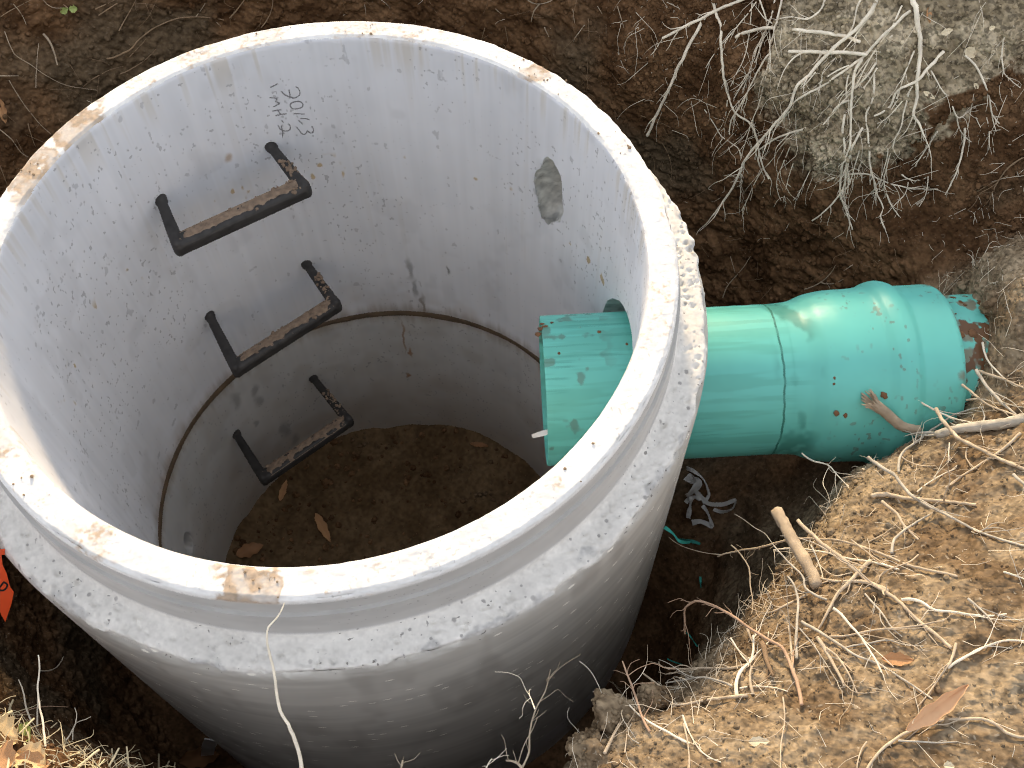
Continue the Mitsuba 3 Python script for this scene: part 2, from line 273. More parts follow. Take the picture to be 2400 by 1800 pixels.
def manifold(v, f): return m3.Manifold(m3.Mesh(vert_properties=np.ascontiguousarray(v, np.float32), tri_verts=np.ascontiguousarray(f, np.uint32)))
RNG = np.random.default_rng(5)
RIN, RTN, RLE = .610, .672, .747
prof = [(RIN, -1.028), (RIN, -.010), (.6125, -.003), (.619, 0), (.662, 0), (.669, -.004), (.671, -.050), (.6775, -.0506), (.679, -.118), (.684, -.131), (.694, -.137), (.738, -.138), (.745, -.143), (RLE, -.153), (RLE, -1.17), (.69, -1.17), (.684, -1.04)]
steps = [.009, .004, .003, .003, .003, .005, .003, .006, .005, .004, .0032, .003, .003, .009, .03, .03, .02]
pits = []
for _ in range(900):
    a, r = RNG.uniform(-np.pi, np.pi), RNG.uniform(.69, .74); pits.append((r * math.cos(a), r * math.sin(a), -.137, RNG.uniform(.0028, .0075) * RNG.uniform(.5, 1.2)))
pits = V(pits); ptree = cKDTree(pits[:, :3])
def riser_disp(v, n):
    r = np.hypot(v[:, 0], v[:, 1]); top = v[:, 2] > -.006; ledge = (v[:, 2] < -.130) & (v[:, 2] > -.16) & (r > .68)
    edge_out = np.exp(-((r - RLE) / .010) ** 2 - ((v[:, 2] + .14) / .016) ** 2)
    edge_top = np.exp(-((r - .668) / .004) ** 2 - (v[:, 2] / .007) ** 2) + .7 * np.exp(-((r - .6125) / .004) ** 2 - (v[:, 2] / .007) ** 2)
    d = .0012 * (fbm(v, 12, 2) - .5) + .0006 * (fbm(v, 90, 2, 3) - .5)
    d += np.where(top | ledge, np.where(top, .0022, .0035) * (fbm(v, 30, 3, 5) - .5) + .0014 * (fbm(v, 130, 2, 6) - .5), 0)
    chip = np.clip(fbm(v, 16, 4, 7) - .45, 0, 1) * 3 + .5 * fbm(v, 60, 2, 12)
    d -= edge_out * .019 * chip + edge_top * .006 * (np.clip(fbm(v, 28, 3, 8) - .42, 0, 1) * 3 + .5 * fbm(v, 80, 2, 13))
    dd, k = ptree.query(v, distance_upper_bound=.012); k = np.minimum(k, len(pits) - 1)
    R = pits[k, 3]; d -= np.where(ledge, np.clip(1 - (dd / R) ** 2, 0, 1) ** .7 * R * .8, 0)
    # the ragged bulge of cement left on the edge of the ledge
    bul = np.exp(-((np.degrees(np.arctan2(v[:, 1], v[:, 0])) - (-6)) / 16) ** 2) * edge_out
    return v + n * (d + .012 * bul * fbm(v, 40, 2, 15))[:, None]
rv, rf = lathe(prof, steps, 1100, riser_disp)
riser = manifold(rv, rf)
def tube_along(p, a, r, t0, t1, nseg=72, jag=0, seed=0):
    a = V(a) / np.linalg.norm(a); u = np.cross([0, 0, 1], a); u /= np.linalg.norm(u); w = np.cross(a, u)
    t = np.linspace(t0, t1, 26); an = np.linspace(0, 2 * np.pi, nseg, endpoint=False)
    v = V(p) + t[:, None, None] * a + r * (np.cos(an)[None, :, None] * u + np.sin(an)[None, :, None] * w)
    c = V(p) + t[:, None, None] * a
    v = c + (v - c) * (1 + jag * (fbm(v, 40, 3, seed)[..., None] - .5))
    v = np.vstack([v.reshape(-1, 3), [V(p) + t0 * a, V(p) + t1 * a]]); m = len(t) * nseg
    k = np.arange(nseg); k2 = (k + 1) % nseg
    f = np.vstack([grid_faces(len(t), nseg, wrap_v=True), np.stack([np.full(nseg, m), k, k2], -1), np.stack([np.full(nseg, m + 1), m - nseg + k2, m - nseg + k], -1)])
    if trimesh.Trimesh(v, f, process=False).volume < 0: f = f[:, ::-1]
    return v, f
hole = manifold(*tube_along(PIPE_P, PIPE_A, .203, .40, .95, jag=.05))
def blob(c, axes, seed, rough=.3, s=1.6):                             # axes: three row vectors with their lengths
    v = ICO2.vertices * (1 + rough * (fbm(ICO2.vertices, s, 3, seed)[:, None] - .5) * 2)
    v = v * (1 + .16 * (fbm(v, 7, 3, seed + 5)[:, None] - .5)); v = v @ V(axes) + V(c); f = np.array(ICO2.faces)
    if trimesh.Trimesh(v, f, process=False).volume < 0: f = f[:, ::-1]
    return v, f
def frame(az):
    a = math.radians(az); return V([math.cos(a), math.sin(a), 0]), V([-math.sin(a), math.cos(a), 0])
er, et = frame(26.4)
lift = manifold(*blob(er * .612 + V([0, 0, -.300]), [er * .075, et * .047, V([0, 0, .112]) - er * .02], 3, .28, 1.8))
lift += manifold(*blob(er * .66 + V([0, 0, -.27]) - et * .022, [er * .06, et * .022, V([0, 0, .035])], 4, .2))
whole = riser - hole - lift
wm = whole.to_mesh(); wv, wf = np.array(wm.vert_properties[:, :3], float), np.array(wm.tri_verts)
cen = wv[wf].mean(1); cr = np.hypot(cen[:, 0], cen[:, 1])
inner = (cr < .6135) & (cen[:, 2] < -.004); outer = (cr > .735) & (cen[:, 2] < -.158)
hol = (~inner) & (~outer) & (cen[:, 2] < -.17) & (cr > .6)
def pick(mask):
    f = wf[mask]; u, i = np.unique(f, return_inverse=True); return wv[u], i.reshape(-1, 3)
man = thing('manhole_shaft', 'open round grey concrete manhole section with black steps inside and a pale stained rim', 'manhole')
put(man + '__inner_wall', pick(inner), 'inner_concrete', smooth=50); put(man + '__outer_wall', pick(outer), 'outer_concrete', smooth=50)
put(man + '__rim', pick(~inner & ~outer & ~hol), 'rim_concrete', smooth=42)
put(man + '__hole_lining', pick(hol), 'grout', smooth=40)
tag(man + '__rim', 'whitish weathered tongue and ledge with brown mud stains and pitted concrete')
tag(man + '__hole_lining', 'rough broken lining of the holes through the wall')
bprof = [(RIN + .001, -2.1), (RIN + .001, -1.052), (.615, -1.046), (.66, -1.05), (.668, -1.176), (.745, -1.18), (.745, -2.1)]
bv, bf = lathe(bprof, [.02, .003, .01, .02, .02, .03, .05], 500, lambda v, n: v + n * (.0016 * (fbm(v, 14, 3, 21) - .5) - .004 * np.exp(-((v[:, 2] + 1.05) / .006) ** 2) * fbm(v, 30, 2, 3))[:, None])
base = manifold(bv, bf)
er, et = frame(165.6); base = base - manifold(*blob(er * .615 + V([0, 0, -1.302]), [er * .07, et * .030, V([0, 0, .05])], 8, .12))
bm_ = base.to_mesh()
mb = thing('manhole_chamber', 'lower concrete manhole section below the dark joint with mud on its floor', 'manhole')
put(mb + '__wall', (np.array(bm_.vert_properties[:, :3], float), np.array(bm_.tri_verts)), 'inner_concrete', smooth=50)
# dark sealant squeezed out of the joint
nth = 700; a = np.linspace(0, 2 * np.pi, nth, endpoint=False); P3 = np.stack([np.cos(a) * .61, np.sin(a) * .61, np.full(nth, -1.04)], -1)
w = .0085 + .009 * np.clip(fbm(P3, 9, 3, 4) - .3, 0, 1) * 2; ang = np.linspace(0, 2 * np.pi, 8, endpoint=False)
rad = .6125 - (w * .4)[:, None] * np.cos(ang)[None]; zz = -1.040 + (w * 1.3)[:, None] * np.sin(ang)[None] + .008 * (fbm(P3, 6, 2, 6) - .5)[:, None]
sv = np.stack([rad * np.cos(a)[:, None], rad * np.sin(a)[:, None], zz], -1).reshape(-1, 3)
put(mb + '__joint_sealant', (sv, grid_faces(nth, 8, True, True)), 'sealant', smooth=True); tag(mb + '__joint_sealant', 'dark brown sealant squeezed out of the joint between the sections')
# mud floor at the bottom of the pit
g = np.linspace(-.62, .62, 190); X, Y = np.meshgrid(g, g, indexing='ij'); P2 = np.stack([X, Y, 0 * X], -1)
Z = -1.80 - .10 * X + .05 * Y + .10 * (fbm(P2, 3.5, 3, 2) - .5) + .035 * (fbm(P2, 16, 3, 5) - .5) + .012 * (fbm(P2, 60, 2, 7) - .5)
Z += .10 * np.exp(-np.clip(.61 - np.hypot(X, Y), 0, 1) / .06) * fbm(P2, 5, 2, 12) + .02 * np.clip(fbm(P2, 30, 2, 14) - .5, 0, 1)
fv = np.stack([X, Y, Z], -1).reshape(-1, 3)
def floor_z(x, y): return float(Z[int(round((x + .62) / 1.24 * 189)), int(round((y + .62) / 1.24 * 189))])
put('mud_floor', (fv, grid_faces(190, 190)), 'floor_soil', smooth=True); tag('mud_floor', 'dark brown mud lying on the bottom inside the manhole', kind='structure')
def floor_col(p, n, uv): return MIX((.075, .045, .022), (.17, .115, .065), F(p.x * 14, p.y * 14, 0., 4)) * (.6 + .8 * F(p.x * 90, p.y * 90, 3., 2))
scene['floor_soil'] = {'type': 'twosided', 'bsdf': {'type': 'bumpmap', 'arbitrary': mikit.proc(soil_h, 2e-3), 'scale': .6, 'bsdf': {'type': 'diffuse', 'reflectance': mikit.proc(floor_col)}}}

# steps: black plastic rungs cast into the wall, mud on the treads
def sph(c, r): return m3.Manifold.sphere(r, 20).translate([float(x) for x in c])
def hull(pts, rs): return m3.Manifold.batch_hull([sph(p, r) for p, r in zip(pts, rs)])
def step(holder, wl, wr, cl, cr_, mud_amt, seed, label):
    wl, wr, cl, cr_ = map(V, (wl, wr, cl, cr_)); z = V([0, 0, 1.])
    key = f'{holder}__step'
    while key in scene: n = key[-3:]; key = f'{holder}__step_{(int(n) + 1 if n.isdigit() else 1):03d}'
    side = (cr_ - cl) / np.linalg.norm(cr_ - cl)
    parts = []
    for wp, cp, s in ((wl, cl, 1), (wr, cr_, -1)):
        d = (cp - wp) / np.linalg.norm(cp - wp); q = side * s
        k = cp - d * .045
        parts += [hull([wp - d * .02, wp + d * .004], [.0155, .0150]), hull([wp, k], [.0115, .0148]),
                  hull([k, cp + z * .006, cp - z * .006], [.0145, .0145, .0145]), hull([k + z * .004, cp + z * .015 - q * .002, cp - z * .012 - q * .002, cp - z * .008 + q * .02], [.013, .0115, .0115, .012])]
    a0, b0 = cl + side * .004, cr_ - side * .004
    parts.append(hull([a0 + z * .005, a0 - z * .009, b0 + z * .005, b0 - z * .009, ], [.0128] * 4))
    d = (cl - wl) / np.linalg.norm(cl - wl)
    parts.append(hull([a0 - d * .020 + z * .005, b0 - d * .020 + z * .005, a0 + z * .002, b0 + z * .002], [.0105] * 4))
    m = parts[0]
    for q in parts[1:]: m = m + q
    mm = m.refine_to_length(.008).to_mesh(); v = np.array(mm.vert_properties[:, :3], float)
    put(key, (v, np.array(mm.tri_verts)), 'black_plastic', smooth=40); tag(key, label)
    # mud crust along the tread
    L = np.linalg.norm(b0 - a0); nu, nv = 110, 11
    u = np.linspace(.03, 1.0, nu); w = np.linspace(-1, 1, nv); U, W = np.meshgrid(u, w, indexing='ij')
    base_ = a0 + (b0 - a0) * U[..., None] - d * .010 + (-d) * (W * .020)[..., None]
    hgt = (1 - W ** 2) * .0055 + .006 * 1.6 * (fbm(base_, 70, 3, seed) - .42) * (1 - W ** 4) - .0025
    edge = np.clip(np.minimum(U - .03, 1.0 - U) / .04, 0, 1)
    hgt = np.where(edge < 1, hgt * edge - .004 * (1 - edge), hgt) + mud_amt
    top = base_ + z * (.0150 + hgt)[..., None]
    put(key + '__mud', (np.vstack([top.reshape(-1, 3)]), grid_faces(nu, nv)), 'mud', smooth=True)
    lumps = []
    rng = np.random.default_rng(seed)
    for _ in range(70):
        s = 1 - abs(rng.normal()) * .10 if rng.random() < .5 else rng.random()
        lumps.append(clod(a0 + (b0 - a0) * np.clip(s, 0, 1.03) - d * rng.uniform(-.006, .03) + z * rng.uniform(.008, .018), rng.uniform(.0015, .0055), int(rng.integers(1e6))))
    for _ in range(60): lumps.append(clod(wr + (cr_ - wr) * rng.uniform(.35, 1.0) + side * rng.uniform(-.012, .012) + z * .0135, rng.uniform(.0015, .0055), int(rng.integers(1e6))))
    k = put(key + '__mud_crumbs', join(lumps), 'mud'); tag(k, kind='stuff')
step(man, (-.321, .519, -.287), (-.046, .608, -.287), (-.301, .375, -.300), (.006, .458, -.300), 0, 1, 'topmost black step, brown mud dried along its tread')
step(man, (-.328, .514, -.742), (-.044, .608, -.742), (-.284, .312, -.735), (.006, .425, -.722), 0, 2, 'second black step from the top, thick mud at its right corner')
step(mb, (-.395, .465, -1.285), (-.125, .597, -1.290), (-.335, .268, -1.262), (-.048, .365, -1.225), 0, 3, 'lowest black step, just above the mud floor')

# pencil marks on the inside wall, read from top to bottom: 20 V 3 and MH-2
def wallp(az, z, r=.6088):
    a = math.radians(az); return V([r * math.cos(a), r * math.sin(a), z])
def strokes(lines, width=.0026):
    parts = []
    for ln in lines:
        q = V(ln, ); s = np.r_[0, np.cumsum(np.hypot(np.diff(q[:, 0]) * .0106, np.diff(q[:, 1])))]
        n = max(4, int(s[-1] / .004)); q = PchipInterpolator(s, q)(np.linspace(0, s[-1], n)) if len(q) > 2 else q[0] + np.linspace(0, 1, n)[:, None] * (q[1] - q[0])
        c = V([wallp(*x) for x in q]); t = np.gradient(c, axis=0); t /= np.linalg.norm(t, axis=1, keepdims=True)
        rad = c * [1, 1, 0]; rad /= np.linalg.norm(rad, axis=1, keepdims=True); b = np.cross(t, rad)
        w = width * (.6 + .6 * fbm(c, 200, 2, 3))[:, None]
        v = np.stack([c - b * w / 2, c + b * w / 2, c + b * w / 2 + rad * .0012, c - b * w / 2 + rad * .0012], 1).reshape(-1, 3)
        parts.append((v, grid_faces(n, 4, wrap_v=True)))
    return join(parts)
SCRIPT_A = [[(85.7, -0.125), (85.2, -0.134), (85.1, -0.145), (85.5, -0.152), (86.5, -0.157), (87.3, -0.153), (88.2, -0.145), (88.7, -0.137), (88.9, -0.131)], [(87.3, -0.131), (87.3, -0.141), (87.6, -0.153)], [(85.1, -0.179), (85.7, -0.17), (86.6, -0.168), (87.6, -0.171), (87.9, -0.178), (87.6, -0.186), (87.3, -0.189), (86.3, -0.19), (85.5, -0.188), (85.1, -0.179)], [(87.5, -0.202), (86.4, -0.206), (85.2, -0.21)], [(86.4, -0.221), (85.3, -0.224), (84.5, -0.23)], [(86.9, -0.225), (86.2, -0.24)], [(87.8, -0.243), (87.3, -0.257), (87.0, -0.267), (86.5, -0.273), (85.9, -0.269), (85.6, -0.262), (85.1, -0.271), (84.7, -0.272), (84.2, -0.264), (84.2, -0.255), (84.4, -0.25)]]
SCRIPT_B = [[(89.2, -0.107), (90.0, -0.11), (91.0, -0.113)], [(91.7, -0.141), (91.2, -0.143), (90.2, -0.15), (90.7, -0.155), (89.9, -0.164), (90.6, -0.167), (91.4, -0.17)], [(91.9, -0.182), (90.8, -0.182), (89.9, -0.184)], [(91.5, -0.197), (90.4, -0.197), (89.1, -0.199)], [(90.7, -0.183), (90.4, -0.197)], [(90.5, -0.215), (90.2, -0.222)], [(89.4, -0.229), (89.0, -0.238), (89.1, -0.246), (89.7, -0.251), (90.3, -0.25), (90.9, -0.246), (91.4, -0.237), (91.5, -0.226)], [(90.9, -0.23), (90.9, -0.246), (91.3, -0.267)]]
k = put(man + '__lettering', strokes(SCRIPT_A), 'pencil'); k2 = put(man + '__lettering', strokes(SCRIPT_B), 'pencil')
tag(k, 'hand-drawn 20 V3 in thin pencil above the top step'); tag(k2, 'hand-drawn MH-2 in thin pencil above the top step')

# ---------------------------------------------------------------- the pipes
def revolve(prof, nseg=120, wob=.0):
    pr = V(prof); an = np.linspace(0, 2 * np.pi, nseg, endpoint=False)
    c = PIPE_P + pr[:, :1] * PIPE_A
    v = c[:, None] + pr[:, 1][:, None, None] * (np.cos(an)[None, :, None] * PIPE_N + np.sin(an)[None, :, None] * PIPE_U)
    f = grid_faces(len(pr), nseg, wrap_v=True); return v.reshape(-1, 3), f
def smoothp(pts, n=12):
    pts = V(pts); return PchipInterpolator(pts[:, 0], pts[:, 1])(np.linspace(pts[0, 0], pts[-1, 0], n * len(pts))), np.linspace(pts[0, 0], pts[-1, 0], n * len(pts))
RP = .172
sp = thing('sewer_pipe', 'thick teal plastic pipe passing through the manhole wall and ending open inside', 'pipe')
bar = [(x, RP) for x in np.linspace(.428, .96, 40)]
v, f = revolve([(.425, RP - .010), (.425, RP - .001)] + bar + [(.96, RP - .010), (.425, RP - .010)])
v += ((v - PIPE_P) - ((v - PIPE_P) @ PIPE_A)[:, None] * PIPE_A) * (.006 * (fbm(v, 6, 2, 3)[:, None] - .5))
put(sp + '__barrel', (v, f), 'teal_pvc', smooth=40)
y, x = smoothp([(.955, RP + .0008), (.985, RP + .003), (1.03, RP + .018), (1.075, RP + .0245), (1.125, RP + .0255), (1.148, RP + .028), (1.168, RP + .037), (1.186, RP + .0405), (1.204, RP + .037), (1.226, RP + .0265), (1.262, RP + .0265), (1.302, RP + .0265)], 8)
put(sp + '__bell', revolve(list(zip(x, y)) + [(1.309, RP + .023), (1.310, RP + .009), (1.22, RP + .006)]), 'teal_pvc', smooth=40); tag(sp + '__bell', 'wider socket end with a raised ring')
sp2 = thing('sewer_pipe', 'teal plastic pipe end slotted into the wide socket and buried under the soil heap', 'pipe')
put(sp2 + '__spigot', revolve([(1.20, RP - .001), (1.7, RP - .001), (2.1, RP - .001)]), 'teal_pvc', smooth=40)

